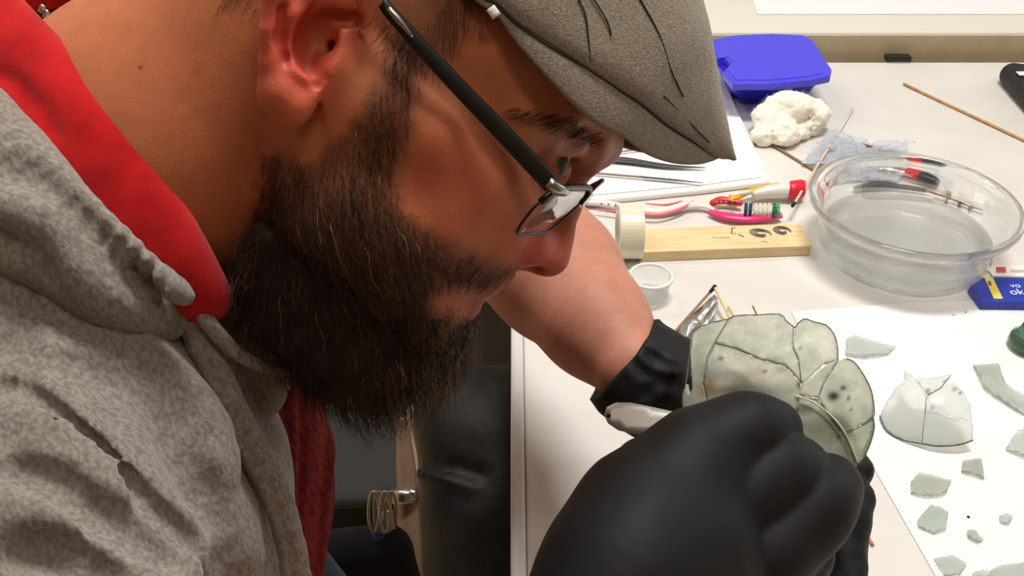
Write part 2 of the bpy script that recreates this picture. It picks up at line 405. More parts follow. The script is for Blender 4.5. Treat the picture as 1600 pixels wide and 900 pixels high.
# make sure the normals point outwards
if ((bv - bv.mean(0)) * bn).sum(1).mean() < 0: bn = -bn
if ((gv - gv.mean(0)) * gn).sum(1).mean() < 0: gn = -gn
def px_dir(dx, dy): return RT * dx - UP * dy
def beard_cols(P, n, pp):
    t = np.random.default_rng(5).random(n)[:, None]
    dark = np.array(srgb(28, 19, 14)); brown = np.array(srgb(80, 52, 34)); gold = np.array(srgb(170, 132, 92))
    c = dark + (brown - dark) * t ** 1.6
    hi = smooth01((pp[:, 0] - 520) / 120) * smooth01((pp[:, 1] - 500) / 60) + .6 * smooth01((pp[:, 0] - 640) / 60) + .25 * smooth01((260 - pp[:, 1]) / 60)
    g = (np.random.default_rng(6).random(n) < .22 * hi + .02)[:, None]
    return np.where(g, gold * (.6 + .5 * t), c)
dens = smooth01((bd - 2) / 42) * face_side
near = ((bv - X0) @ HS > -.005)
pr = dens * np.where(near, 1, .35)
ok = np.where(rng.random(len(bv)) < pr * .55)[0]
pp = bp[ok]
x, y = pp[:, 0], pp[:, 1]
must = smooth01((x - 690) / 40) * smooth01((470 - y) / 20)
dx = .12 + .25 * smooth01((y - 250) / 200) - 1.15 * must; dy = np.full(len(ok), 1.0) - .35 * must
dx = dx - .5 * smooth01((470 - x) / 60)
dirs = np.outer(dx, RT) - np.outer(dy, UP) + (HS * .0)
# keep tangential to the skin
N = bn[ok]; dirs = dirs - N * (dirs * N).sum(1)[:, None] * .9; dirs /= np.linalg.norm(dirs, axis=1, keepdims=True)
lens = (.0055 + .012 * smooth01((y - 230) / 170) * smooth01((700 - x) / 80)) * (.6 + .8 * rng.random(len(ok))) * (.45 + .55 * smooth01(bd[ok] / 30))
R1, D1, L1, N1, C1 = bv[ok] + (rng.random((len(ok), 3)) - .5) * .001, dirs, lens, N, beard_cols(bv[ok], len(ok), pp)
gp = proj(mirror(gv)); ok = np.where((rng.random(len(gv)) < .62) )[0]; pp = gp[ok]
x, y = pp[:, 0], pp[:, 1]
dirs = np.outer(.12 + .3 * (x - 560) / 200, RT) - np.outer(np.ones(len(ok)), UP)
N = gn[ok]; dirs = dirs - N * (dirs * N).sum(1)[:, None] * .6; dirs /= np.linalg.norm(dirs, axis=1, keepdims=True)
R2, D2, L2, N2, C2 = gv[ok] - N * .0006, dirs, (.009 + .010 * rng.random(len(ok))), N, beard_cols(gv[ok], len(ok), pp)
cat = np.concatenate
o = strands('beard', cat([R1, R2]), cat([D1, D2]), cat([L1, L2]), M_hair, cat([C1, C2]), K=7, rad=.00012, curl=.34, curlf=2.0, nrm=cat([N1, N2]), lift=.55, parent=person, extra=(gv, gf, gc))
tag(o, 'full dark brown beard with lighter curly hairs at the chin', kind='stuff')
print('beard', len(R1), len(R2))
# cropped hair at the temple and nape
hd = inpoly(bp, CROP); ok = np.where((rng.random(len(bv)) < .5 * smooth01((hd + 18) / 50) * face_side * (bs < 7.4)) & (bp[:, 1] > -60) & near)[0]
N = bn[ok]; dirs = np.tile(px_dir(-.55, .8), (len(ok), 1)) + np.outer(smooth01((bp[ok, 0] - 600) / 100) * .5, RT)
dirs = dirs - N * (dirs * N).sum(1)[:, None] * .9; dirs /= np.linalg.norm(dirs, axis=1, keepdims=True)
t = rng.random(len(ok))[:, None]
o = strands('cropped_hair', bv[ok], dirs, .0025 + .0035 * rng.random(len(ok)), M_hair, np.array(srgb(52, 36, 25)) * (1 - t) + np.array(srgb(120, 84, 56)) * t, K=4, rad=.0001, curl=.12, nrm=N, lift=.5, parent=person)
tag(o, kind='stuff')
# eyebrow
BROW = [(800, 168), (850, 172), (905, 186), (948, 214), (944, 232), (905, 212), (850, 196), (805, 186)]
ed = inpoly(bp, BROW); ok = np.where((rng.random(len(bv)) < .8 * smooth01((ed + 4) / 12) * face_side))[0]
N = bn[ok]; dirs = np.tile(px_dir(-.75, .15), (len(ok), 1)); dirs = dirs - N * (dirs * N).sum(1)[:, None] * .9
dirs /= np.linalg.norm(dirs, axis=1, keepdims=True) + 1e-9; t = rng.random(len(ok))[:, None]
o = strands('eyebrows', bv[ok], dirs, .005 + .004 * rng.random(len(ok)), M_hair, np.array(srgb(40, 26, 20)) * (1 - t) + np.array(srgb(80, 54, 38)) * t, K=4, rad=.00011, curl=.12, nrm=N, lift=.45, parent=person)
tag(o, kind='stuff')
# eyes
def uvsphere(c, r, ax, nu=24, nv=16):
    vs, fs = [], []
    for i in range(nv + 1):
        th = math.pi * i / nv
        for j in range(nu):
            p = 2 * math.pi * j / nu; vs.append(c + r * (ax[0] * math.cos(th) + ax[1] * math.sin(th) * math.cos(p) + ax[2] * math.sin(th) * math.sin(p)))
    for i in range(nv):
        for j in range(nu): fs.append((i * nu + j, i * nu + (j + 1) % nu, (i + 1) * nu + (j + 1) % nu, (i + 1) * nu + j))
    return np.array(vs), np.array(fs)
M_eye = mat('eyeball', vcol=True, rough=.3, spec=.3)
ELOOK = HF * .96 + HS * .28; ELOOK /= np.linalg.norm(ELOOK)
for sgn in (1, -1):
    c = H(844, 255, 3.1); c = c if sgn > 0 else other(c)
    a2 = np.cross(ELOOK, HS); vs, fs = uvsphere(c, .0116, [ELOOK, a2, HS])
    ca = ((vs - c) @ ELOOK) / .0116; col = np.where((ca > .985)[:, None], V(.01, .01, .01), np.where((ca > .70)[:, None], V(.08, .07, .05), V(.36, .31, .28)))
    mesh_np('eyeball', vs, fs, M_eye, person, col)
LASH = 1
# ================================================================== generic builders
def tube(name, pts, rad, m, parent=None, n=10, seg=None, flat=None, square=False, cap=True):
    """round (or flattened) bar along pts. flat = (axis, factor)"""
    P = np.asarray(pts, float)
    if seg: P = interp(P, seg)
    R = np.interp(np.linspace(0, 1, len(P)), np.linspace(0, 1, len(rad)), rad) if not np.isscalar(rad) else np.full(len(P), rad)
    tan = np.gradient(P, axis=0); tan /= np.linalg.norm(tan, axis=1, keepdims=True) + 1e-12
    ref = V(0.02, .03, 1) if flat is None else np.asarray(flat[0], float)
    a = np.cross(tan, ref); a /= np.linalg.norm(a, axis=1, keepdims=True) + 1e-12; b = np.cross(tan, a)
    k = 1.0 if flat is None else flat[1]
    ang = np.arange(n) * 2 * math.pi / n
    ca, sa = np.cos(ang), np.sin(ang)
    if square: q = np.maximum(np.abs(ca), np.abs(sa)) ** .75; ca, sa = ca / q, sa / q
    vs = (P[:, None] + R[:, None, None] * (a[:, None] * ca[None, :, None] + b[:, None] * (sa * k)[None, :, None])).reshape(-1, 3)
    fs = [(i * n + j, i * n + (j + 1) % n, (i + 1) * n + (j + 1) % n, (i + 1) * n + j) for i in range(len(P) - 1) for j in range(n)]
    if cap: fs += [tuple(range(n - 1, -1, -1)), tuple((len(P) - 1) * n + j for j in range(n))]
    return mesh_np(name, vs, fs, m, parent)
def lathe(name, prof, c, m, parent=None, n=64, smooth=True):
    vs, fs = [], []; k = len(prof)
    for i in range(n):
        a = 2 * math.pi * i / n
        for r, z in prof: vs.append((c[0] + r * math.cos(a), c[1] + r * math.sin(a), c[2] + z))
    for i in range(n):
        for j in range(k - 1): fs.append((i * k + j, ((i + 1) % n) * k + j, ((i + 1) % n) * k + j + 1, i * k + j + 1))
    o = mesh_np(name, vs, fs, m, parent, smooth=smooth)
    bm = bmesh.new(); bm.from_mesh(o.data); bmesh.ops.remove_doubles(bm, verts=bm.verts, dist=1e-6); bmesh.ops.recalc_face_normals(bm, faces=bm.faces)
    bm.to_mesh(o.data); bm.free(); return o
def prism(name, poly, z0, z1, m, parent=None, bevel=0.0, segs=2):
    """upright solid over a world xy polygon"""
    n = len(poly); vs = [(p[0], p[1], z0) for p in poly] + [(p[0], p[1], z1) for p in poly]
    fs = [tuple(range(n - 1, -1, -1)), tuple(range(n, 2 * n))] + [(i, (i + 1) % n, n + (i + 1) % n, n + i) for i in range(n)]
    o = mesh_np(name, vs, fs, m, parent, smooth=False)
    bm = bmesh.new(); bm.from_mesh(o.data); bmesh.ops.recalc_face_normals(bm, faces=bm.faces)
    if bevel: bmesh.ops.bevel(bm, geom=list(bm.edges), offset=bevel, segments=segs, affect='EDGES', profile=.5)
    bm.to_mesh(o.data); bm.free(); return o
def box(name, lo, hi, m, parent=None, bevel=0.0):
    return prism(name, [(lo[0], lo[1]), (hi[0], lo[1]), (hi[0], hi[1]), (lo[0], hi[1])], lo[2], hi[2], m, parent, bevel)
def sheet(name, poly, hit, m, parent=None, step=6, thick=.002, back=None, colf=None, jag=0, wob=0):
    """solid plate whose outline poly (view coordinates) is laid on the surface given by hit; back = point -> inward normal"""
    pl = [np.array(p, float) for p in poly]; out = []
    r = np.random.default_rng(abs(hash(str(poly[0]))) % 9999)
    for a, b in zip(pl, pl[1:] + pl[:1]):
        k = max(1, int(np.linalg.norm(b - a) / step)); nn = V(b[1] - a[1], a[0] - b[0]) / (np.linalg.norm(b - a) + 1e-9)
        for i in range(k): out.append(a + (b - a) * i / k + (nn * r.normal() * jag if i else 0))
    out = np.array(out); lo, hi = out.min(0), out.max(0)
    g = np.stack(np.meshgrid(np.arange(lo[0], hi[0], step), np.arange(lo[1], hi[1], step)), -1).reshape(-1, 2)
    g = g[inpoly(g, out) > step * .6] if len(g) else g
    pts = [Vector(p) for p in out] + [Vector(p) for p in g]; ne = len(out)
    vo, _, fo, _, _, _ = geometry.delaunay_2d_cdt(pts, [(i, (i + 1) % ne) for i in range(ne)], [], 1, 1e-5)
    vo = np.array([tuple(v) for v in vo]); top = np.array([hit(*v) for v in vo])
    nb = np.array([back(p) for p in top]); bot = top + nb * thick
    n = len(vo); fs = [tuple(f) for f in fo] + [tuple(n + i for i in reversed(f)) for f in fo]
    cnt = {}
    for f in fo:
        for i in range(len(f)):
            e = (f[i], f[(i + 1) % len(f)]); cnt[e] = 1
    for (i, j) in list(cnt):
        if (j, i) not in cnt: fs.append((j, i, n + i, n + j))
    col = None
    if colf is not None: col = np.tile(colf(vo), (2, 1))
    o = mesh_np(name, np.concatenate([top, bot]), fs, m, parent, col)
    bm = bmesh.new(); bm.from_mesh(o.data); bmesh.ops.recalc_face_normals(bm, faces=bm.faces); bm.to_mesh(o.data); bm.free()
    return o
def sdf_obj(name, s, h, m, parent=None, colf=None):
    vs, fs = s.mesh(h); vs, fs = islands_keep(vs, fs)
    return mesh_np(name, vs, fs, m, parent, colf(vs) if colf else None)

for qq in (lambda p: p, other):
    tube('eyelashes', [qq(H(889, 244, 2.0)), qq(H(890, 240, 3.2)), qq(H(866, 238, 4.5))], [.0004, .0007, .0004], mat('lash_dark', (.01, .008, .007), rough=.8), person, n=6, seg=14)
# ================================================================== GLASSES (worn: part of what moves with him, but they can be lifted off)
M_black = mat('black_acetate', (.012, .010, .010), rough=.32)
M_metal = mat('brushed_steel', (.45, .44, .42), rough=.3, metal=1.0)
M_bronze = mat('bronze_wire', (.12, .07, .05), rough=.35, metal=.9)
M_lens = mat('spectacle_lens', (.97, .95, .93), rough=.02, trans=1.0, ior=1.06, alpha=.5, spec=.2)
glasses = thing('glasses', H(868, 292, 6.4), 'black half-rim glasses worn low on the nose', 'glasses')
for sg in (1, -1):
    q = (lambda p: p) if sg > 0 else other
    tube('temple_arm', [q(H(592, -8, 8.0)), q(H(612, 22, 8.0)), q(H(700, 118, 7.6)), q(H(790, 212, 7.1)), q(H(862, 288, 6.6))], [.0016, .0024, .0030, .0034, .0036], M_black, glasses, n=12, seg=24, flat=(HS, .45), square=True)
    tube('metal_inlay', [q(H(606, 12, 8.22)), q(H(622, 30, 8.22)), q(H(645, 58, 8.14))], [.0009, .0013, .0004], M_metal, glasses, n=8, seg=8, flat=(HS, .4))
    tube('hinge', [q(H(856, 284, 6.75)), q(H(872, 296, 6.6)), q(H(884, 300, 6.2))], [.0022, .0026, .0018], M_metal, glasses, n=8, seg=6)
    A, B, Cn, Dl = q(H(866, 293, 6.2)), q(H(924, 297, 1.3)), q(H(862, 360, 1.7)), q(H(800, 364, 5.7))
    ring = interp([A + (B - A) * .08, A * .5 + B * .5 + (A - Dl) * .05, B + (A - B) * .05, B * .5 + Cn * .5 + (B - A) * .03, Cn + (Dl - Cn) * .1, Cn * .5 + Dl * .5 + (Dl - A) * .04, Dl + (Cn - Dl) * .12, Dl * .5 + A * .5 + (A - B) * .03, A + (B - A) * .08], 49)[:-1]
    cn = np.cross(B - A, Dl - A); cn /= np.linalg.norm(cn)
    if cn @ HF < 0: cn = -cn
    ctr = ring.mean(0); n = len(ring)
    vs = [ctr + cn * .0022]; rows = [.5, .8, 1.0]
    for f in rows: vs += [ctr + (p - ctr) * f + cn * .0022 * (1 - f * f) for p in ring]
    nf = len(vs); vs = vs + [v - cn * .0016 for v in vs]; fs = []
    for j in range(n):
        k = (j + 1) % n; fs.append((0, 1 + j, 1 + k)); fs.append((nf, nf + 1 + k, nf + 1 + j))
        for r_ in range(2):
            a, b = 1 + r_ * n, 1 + (r_ + 1) * n
            fs.append((a + j, b + j, b + k, a + k)); fs.append((nf + a + j, nf + a + k, nf + b + k, nf + b + j))
        a = 1 + 2 * n; fs.append((a + j, nf + a + j, nf + a + k, a + k))
    mesh_np('lens', vs, fs, M_lens, glasses)
    top = list(ring[-4:]) + list(ring[:17])
    tube('rim', top, .0014, M_black, glasses, n=8)
    tube('rim_wire', list(ring[16:]) , .0006, M_black, glasses, n=6)
    tube('nose_pad', [q(H(922, 300, 1.25)), q(H(908, 322, 1.35))], .0018, M_lens, glasses, n=8, seg=5)
tube('bridge', [H(924, 297, 1.3), H(938, 284, .5), H(938, 284, -.5), other(H(924, 297, 1.3))], .0011, M_bronze, glasses, n=8, seg=14)

# ================================================================== FLAT CAP
M_linen = mat('grey_linen', srgb(126, 115, 103), rough=.95, col2=srgb(158, 147, 132), nscale=900, ndetail=3, bump=.7, bscale=1500, bdist=.0006, stretch=(1, .35, 1), contrast=(.3, .7), sheen=.15, spec=.1)
M_linen_dark = mat('cap_seam_shade', srgb(66, 60, 54), rough=.95, spec=.1)
cap_t = thing('flat_cap', H(900, 100, 0), 'grey woven linen flat cap pulled over the forehead', 'cap')
EDGE = [(640, -140, 8.0), (735, -8, 7.8), (775, 22, 7.7), (812, 75, 7.6), (880, 150, 7.3), (930, 195, 6.8), (972, 216, 6.1), (1010, 243, 4.9), (1050, 256, 3.5), (1085, 257, 2.2), (1112, 250, 1.1), (1127, 238, .4)]
MID = [(560, -330), (700, -350), (790, -330), (870, -280), (950, -190), (1010, -90), (1045, -10), (1068, 50), (1086, 100), (1106, 160), (1122, 208), (1131, 234)]
SEAM = [(640, -160), (735, -20), (775, 8), (830, 52), (900, 95), (958, 134), (1000, 165), (1038, 192), (1070, 213), (1095, 229), (1114, 240), (1128, 238)]
ns = 60
E3 = interp([H(*e) for e in EDGE], ns); M3 = interp([H(x_, y_, 0) for x_, y_ in MID], ns)
SP = interp([V(*p) for p in SEAM], ns); nt_ = 40
up_at = np.array([m_ - (e - HS * ((e - X0) @ HS)) for e, m_ in zip(E3, M3)])
def cap_pt(i, th):
    e, m_ = E3[i], M3[i]; s = (e - X0) @ HS; e0 = e - HS * s
    return e0 + (m_ - e0) * math.sin(th) ** 1.15 + HS * s * math.cos(th) ** .72
th_seam = []
for i in range(ns):
    ths = np.linspace(0, 1.2, 80); pj = proj(np.array([cap_pt(i, t) for t in ths])); tgt = SP[i]
    # parameter of the seam on this rib
    th_seam.append(ths[np.argmin(np.linalg.norm(pj - tgt, axis=1))])
th_seam = np.convolve(np.pad(th_seam, 3, mode='edge'), np.ones(7) / 7, 'valid')
def shell(name, th0, th1, off0, m, nn, sgn_all=True, thick=.0016, wr=0.0):
    grid = np.zeros((ns, nn * 2 + 1, 3)); ctr = H(860, -10, 0)
    for i in range(ns):
        for j in range(nn + 1):
            t = th0(i) + (th1(i) - th0(i)) * j / nn; p = cap_pt(i, t)
            o = p - ctr; o /= np.linalg.norm(o); p = p + o * off0(i, j / nn)
            grid[i, j] = p; grid[i, 2 * nn - j] = other(p) + (HU * .9 - HF * .3) * (.34 * max(0, (p - X0) @ HS))
    flat = grid.reshape(-1, 3)
    if wr:
        o = flat - ctr; o /= np.linalg.norm(o, axis=1, keepdims=True)
        flat = flat + o * (wr * vnoise(flat * V(28, 28, 28)) + wr * .5 * vnoise(flat * 70))[:, None]
    W = nn * 2 + 1
    fs = np.array([(i * W + j, i * W + j + 1, (i + 1) * W + j + 1, (i + 1) * W + j) for i in range(ns - 1) for j in range(W - 1)])
    o = mesh_np(name, flat, fs, m, cap_t)
    md = o.modifiers.new('thickness', 'SOLIDIFY'); md.thickness = thick; md.offset = 0
    return o, grid
shell('visor', lambda i: 0.0, lambda i: min(th_seam[i] + .10, 1.5), lambda i, f: -.0012 + .0012 * math.sin(math.pi * min(1, f)), M_linen, 10, thick=.0030)
_, cg = shell('crown', lambda i: th_seam[i], lambda i: math.pi / 2, lambda i, f: .0030 * min(1, f * 16) ** .5 + .004 * math.sin(math.pi * min(1, f)) , M_linen, 40, wr=.0011)
for off, rr in ((.0016, .0010), (.0028, .0007)):
    pts = []
    for i in range(8, ns):
        p = cap_pt(i, th_seam[i] + off * 5); pts.append(p + (p - H(860, -10, 0)) / np.linalg.norm(p - H(860, -10, 0)) * .0012)
    if off < .002: tube('seam', pts, rr, M_linen_dark, cap_t, n=6)  # dark tube stands in for the shade in the visor-crown recess
def cap_hit(px, py):
    P = cg.reshape(-1, 3); d = np.linalg.norm(proj(P) - V(px, py), axis=1) + 200 * ((P - X0) @ HS < 0); i = d.argmin(); return P[i] + HS * .0012
for line in ([(902, -10), (908, 30), (914, 60), (924, 92)], [(922, -5), (945, 30), (956, 58)], [(1000, -10), (1030, 60), (1046, 110), (1062, 150)], [(1040, 150), (1075, 190), (1104, 222)]):
    tube('stitched_seam', interp([cap_hit(*p) for p in line], 24), .0003, M_linen_dark, cap_t, n=6)
box_c = H(770, 17, 7.95); tube('label_tab', [H(766, 12, 8.0), H(776, 26, 8.0)], .0018, mat('white_tab', (.75, .72, .66), rough=.8), cap_t, n=8, flat=(HS, .4), seg=4)

# ================================================================== CLOTHES
M_fleece = mat('grey_marl_fleece', srgb(124, 117, 109), rough=1.0, col2=srgb(156, 149, 141), nscale=620, ndetail=6, bump=.5, bscale=420, bdist=.0012, contrast=(.36, .64), sheen=.3, spec=.05, stretch=(1, 1, .5))
M_red = mat('red_cotton', srgb(196, 28, 30), rough=.9, col2=srgb(168, 18, 22), nscale=60, bump=.3, bscale=1400, bdist=.0005, sheen=.2, spec=.1)
M_red2 = mat('faded_red_cotton', srgb(134, 48, 44), rough=.9, col2=srgb(100, 28, 28), nscale=160, bump=.3, bscale=900, bdist=.0006, spec=.1, stretch=(3, 3, .4))
hood = Sdf()
hood.cap([C(40, 430, .405), C(90, 620, .43), C(120, 780, .44), C(125, 1000, .45)], [.066, .085, .094, .100], k=.02)
hood.cap([C(-40, 900, .375), C(40, 1200, .36)], [.080, .072], k=.018)
hood.cap([C(-60, 640, .40), C(-40, 900, .375)], [.085, .080], k=.03)
hood.cap([C(150, 470, .41), C(260, 530, .425)], [.040, .022], k=.03)
def fold(s, line, dep, rad, k, n, sub):
    Q = [q for q in (s.hit(*p) for p in interp([V(*p) for p in line], n)) if q is not None]
    if len(Q) < 2: return
    t = np.linspace(0, 1, len(Q)); f = .25 + .75 * np.minimum(1, np.sin(np.pi * t) * 2.2)
    W = [(p - CAM) / np.linalg.norm(p - CAM) for p in Q]
    Q = [p + w_ * (rad - dep) * g * (-1 if sub else 1) for p, w_, g in zip(Q, W, f)]
    s.cap(Q, list(rad * f), k=k, ck=.001, sub=sub)
def ridge(s, line, rise, rad, k=.008, n=18): fold(s, line, rise, rad, k, n, False); return lambda: None
def groove(s, line, depth, rad, k=.006, n=18): fold(s, line, depth, rad, k, n, True); return lambda: None
J = [ridge(hood, [(56, 578), (122, 600), (194, 650), (267, 711), (311, 778), (356, 844), (390, 930)], .007, .014, .010),
     ridge(hood, [(67, 528), (167, 545), (233, 590), (300, 660), (350, 740)], .005, .012, .010),
     ridge(hood, [(0, 648), (60, 676), (130, 728), (200, 790), (250, 850), (280, 920)], .009, .016, .010),
     ridge(hood, [(-20, 790), (60, 805), (140, 850), (200, 900), (230, 960)], .009, .018, .010),
     groove(hood, [(-20, 606), (0, 606), (39, 612), (78, 637), (128, 676), (183, 731), (233, 787), (289, 833), (317, 872), (326, 940)], .008, .0035, .0020, 40),
     groove(hood, [(0, 733), (83, 755), (167, 811), (250, 861), (289, 900)], .010, .006, .005, 30),
     groove(hood, [(30, 860), (110, 880), (170, 930)], .008, .007, .006, 20),
     groove(hood, [(69, 420), (56, 461), (48, 540), (40, 608)], .002, .0018, .0015),
     groove(hood, [(110, 560), (190, 595), (250, 650), (300, 730), (340, 820)], .006, .006, .007, 30),
     groove(hood, [(90, 480), (180, 520), (260, 590), (320, 680)], .004, .006, .008, 30)]
for j in J: j()
hood.post = lambda P, d: d + .0012 * vnoise(P * 42) + .0004 * vnoise(P * 120)
hood.lim = (V(-.6, -.3, .3), V(.6, .9, 1.6))
sdf_obj('hoodie', hood, .0021, M_fleece, person)
# hood gathered round the neck
hr = Sdf()
hr.cap([C(-90, 230, .35), C(0, 285, .352), C(90, 370, .355), C(180, 440, .362), C(262, 500, .378)], [.030, .024, .021, .018, .008], k=.01, seg=20)
hr.cap([C(-60, 250, .345), C(40, 345, .345), C(75, 400, .36)], [.020, .018, .012], k=.008)
hr.cap([C(-80, 200, .35), C(0, 212, .346), C(60, 258, .342), C(130, 330, .342), C(210, 405, .345), (C(285, 462, .357))], [.010, .0085, .0075, .0065, .006, .004], k=.004, seg=24)
J = [groove(hr, [(0, 252), (60, 290), (125, 352), (190, 420), (240, 470)], .004, .006, .006), groove(hr, [(-10, 370), (30, 380), (60, 395), (100, 440)], .006, .006, .006),
     ridge(hr, [(20, 320), (90, 372), (150, 440), (220, 492)], .003, .006, .008)]
for j in J: j()
RIBDIR = (C(290, 470, .36) - C(0, 200, .35)); RIBDIR /= np.linalg.norm(RIBDIR)
def rib_post(P, d):
    pj = proj(P); wgt = smooth01(1 - np.abs((pj[:, 1] - 190) - (pj[:, 0]) * .93 - 22) / 70)
    s_ = (P @ RIBDIR)
    return d + .0009 * wgt * np.sin(s_ * 980 + 2.5 * vnoise(P * 60)) * (.5 + .5 * vnoise(P * 45)) + .0009 * vnoise(P * 80)
hr.post = rib_post
sdf_obj('hood', hr, .0015, M_fleece, person)
# front edge band of the hoodie
PL = interp([V(282, 472), V(312, 530), V(352, 615), V(396, 705), V(428, 765), V(452, 840), V(468, 930)], 22)
zb = Sdf(); Q = [C(p[0], p[1], .372 + .045 * (i / 21) ** .7) for i, p in enumerate(PL)]
zb.cap(Q, [.0040] + [.0060] * 5 + [.0064], k=.003, ck=.001)
J = [groove(zb, [(x_ - 6, y_) for x_, y_ in PL[3:]], .0012, .0016, .002)]
for j in J: j()
zb.post = lambda P, d: d + .0004 * vnoise(P * 150)
sdf_obj('front_band', zb, .0013, M_fleece, person)
tube('inner_hem', [C(298, 462, .372), C(330, 510, .378), C(366, 548, .386), (C(402, 568, .392)), C(442, 577, .40), C(482, 580, .405)], [.0030, .0034, .003, .0028, .0026, .0015], M_fleece, person, n=10, seg=24)
inn = Sdf(); inn.cap([C(362, 470, .412), C(400, 530, .42), C(440, 572, .428)], [.012, .014, .010], k=.004, sq=None); inn.cap([C(330, 500, .42), C(380, 600, .44)], [.016, .02], k=.01)
sdf_obj('hood_lining', inn, .002, M_fleece, person)
# red collar
rc = Sdf()
rc.cap([C(-90, -10, .378), C(-22, 62, .371), C(60, 150, .365), C(142, 250, .361), C(226, 366, .365), C(296, 446, .375), C(326, 470, .382)], [.020, .020, .0200, .0195, .0185, .0130, .0085], k=.01, sq=(HS, 1.5), seg=28)
J = [groove(rc, [(-10, 118), (30, 150), (70, 195), (120, 255), (165, 310)], .003, .004, .006), ridge(rc, [(0, 170), (60, 215), (120, 278), (180, 345)], .002, .006, .008)]
for j in J: j()
rc.cap([C(-100, 120, .37), C(-10, 200, .366), C(60, 270, .362)], [.02, .018, .014], k=.01)
rc.post = lambda P, d: d + .0005 * vnoise(P * 50)
sdf_obj('shirt_collar', rc, .0018, M_red, person)
fc = Sdf(); fc.cap([C(-20, -60, .47), C(60, -20, .47), C(170, -18, .47), C(260, -40, .47)], [.02, .012, .007, .006], k=.005); fc.cap([C(-10, -30, .43), C(38, 10, .42), C(60, 52, .40)], [.012, .008, .004], k=.004)
sdf_obj('collar_far_side', fc, .0018, M_red, person)
M_dark = mat('black_cloth', (.012, .012, .014), rough=.9)
bk = Sdf(); bk.cap([C(-30, -10, .49), C(80, 20, .485), C(200, -2, .48), C(330, -60, .48)], [.03, .018, .012, .01], k=.01)
sdf_obj('inner_neckline', bk, .0025, M_dark, person)
for k_ in range(5):
    a = (68 + 6 * (k_ % 3), 8 + 8 * k_); tube('zip_pull', [C(a[0], a[1], .415), C(a[0] - 5 + 4 * k_ % 3, a[1] + 12, .415)], .0011, M_metal, person, n=6, seg=4)
# red shirt front with vertical pleats
sh = Sdf(); sh.cap([C(190, 560, .52), C(170, 760, .52), C(150, 960, .52)], [.105, .117, .115], k=.02)
J = [ridge(sh, [(x0, 600), (x0 + 2, 700), (x1, 900)], .003, .0035, .004) for x0, x1 in ((428, 440), (452, 455), (492, 480), (512, 497))] + \
    [groove(sh, [(x0, 600), (x0 + 2, 700), (x1, 900)], .003, .003, .004) for x0, x1 in ((440, 448), (472, 466), (503, 488))]
for j in J: j()
sh.post = lambda P, d: d + .0010 * vnoise(P * 45)
sh.lim = (V(-.6, -.3, .5), V(.6, .9, 1.6))
sdf_obj('shirt', sh, .0021, M_red2, person)
M_jeans = mat('blue_denim', srgb(34, 42, 58), rough=.95, col2=srgb(60, 70, 88), nscale=500, bump=.3)
jn = Sdf(); jn.cap([C(200, 1010, .60), C(440, 1060, .74), C(560, 1150, .8)], [.13, .085, .075], k=.03)
sdf_obj('jeans', jn, .006, M_jeans, person)

# ================================================================== GLOVES (worn by him)
M_nitrile = mat('black_nitrile', (.010, .010, .0105), rough=.62, spec=.25, bump=.3, bscale=90, bdist=.0010)
rg = Sdf()
rg.cap([C(820, 1095, .405), C(925, 990, .410), C(968, 905, .420)], cm(3.3, 3.0, 2.8), k=.012)
rg.cap([C(968, 905, .420), C(1010, 830, .435), C(1060, 800, .445)], cm(2.8, 2.9, 2.7), k=.02, ck=.02)
rg.cap([C(968, 905, .425), C(1080, 880, .440), C(1140, 880, .452)], cm(2.9, 2.7, 2.2), k=.02, ck=.02)
rg.cap([C(1000, 790, .446), C(1090, 712, .451), C(1168, 673, .457), C(1214, 669, .465)], cm(2.2, 1.8, 1.36, 1.12), k=.018, ck=.02)
rg.cap([C(1040, 850, .446), C(1140, 785, .450), C(1212, 738, .455), C(1250, 732, .464)], cm(2.1, 1.85, 1.5, 1.28), k=.0022, ck=.02)
rg.cap([C(1080, 915, .446), C(1190, 858, .450), C(1266, 790, .457), C(1299, 757, .466)], cm(2.0, 1.9, 1.62, 1.34), k=.0022, ck=.02)
rg.cap([C(1120, 980, .450), C(1205, 925, .456), C(1262, 868, .466)], cm(1.9, 1.6, 1.25), k=.0022, ck=.02)
rg.cap([C(985, 810, .455), C(1010, 735, .482), C(1060, 690, .500), C(1125, 668, .508)], cm(2.0, 1.5, 1.15, .95), k=.008, ck=.006)
rg.post = lambda P, d: d + .0004 * vnoise(P * 55)
sdf_obj('right_glove', rg, .0014, M_nitrile, person)
lg = Sdf()
lg.cap([C(940, 525, .590), C(975, 556, .590), C(1000, 588, .588), C(1042, 612, .590)], cm(2.75, 2.75, 2.95, 3.1), k=.008, ck=.01)
lg.cap([C(1042, 612, .590), C(1110, 660, .600), C(1180, 700, .600)], cm(3.0, 3.2, 2.8), k=.012, ck=.012)
lg.cap([C(1040, 590, .575), C(1068, 600, .552), C(1088, 640, .535)], cm(1.6, 1.1, 1.0), k=.006)
for a, b, c_, r_ in (((1200, 650, .605), (1290, 680, .595), (1334, 735, .560), 1.1), ((1200, 700, .600), (1300, 745, .575), (1334, 782, .545), 1.15), ((1200, 740, .590), (1318, 810, .540), (1322, 960, .515), 1.15), ((1180, 790, .59), (1290, 860, .56), (1300, 960, .54), 1.1)):
    lg.cap([C(*a), C(*b), C(*c_)], cm(1.4, 1.25, r_), k=.004, ck=.01)
J = [groove(lg, l, .0022, .003, .004) for l in ([(985, 560), (1010, 585), (1040, 590), (1065, 585)], [(1000, 625), (1030, 600), (1060, 600)], [(1010, 548), (1035, 565), (1066, 568)])]
for j in J: j()
lg.post = lambda P, d: d + .0010 * vnoise(P * 70) + .0006 * vnoise(P * 150)
WA = C(1042, 612, .59) - C(975, 556, .59); WA /= np.linalg.norm(WA); WC = C(975, 562, .585)
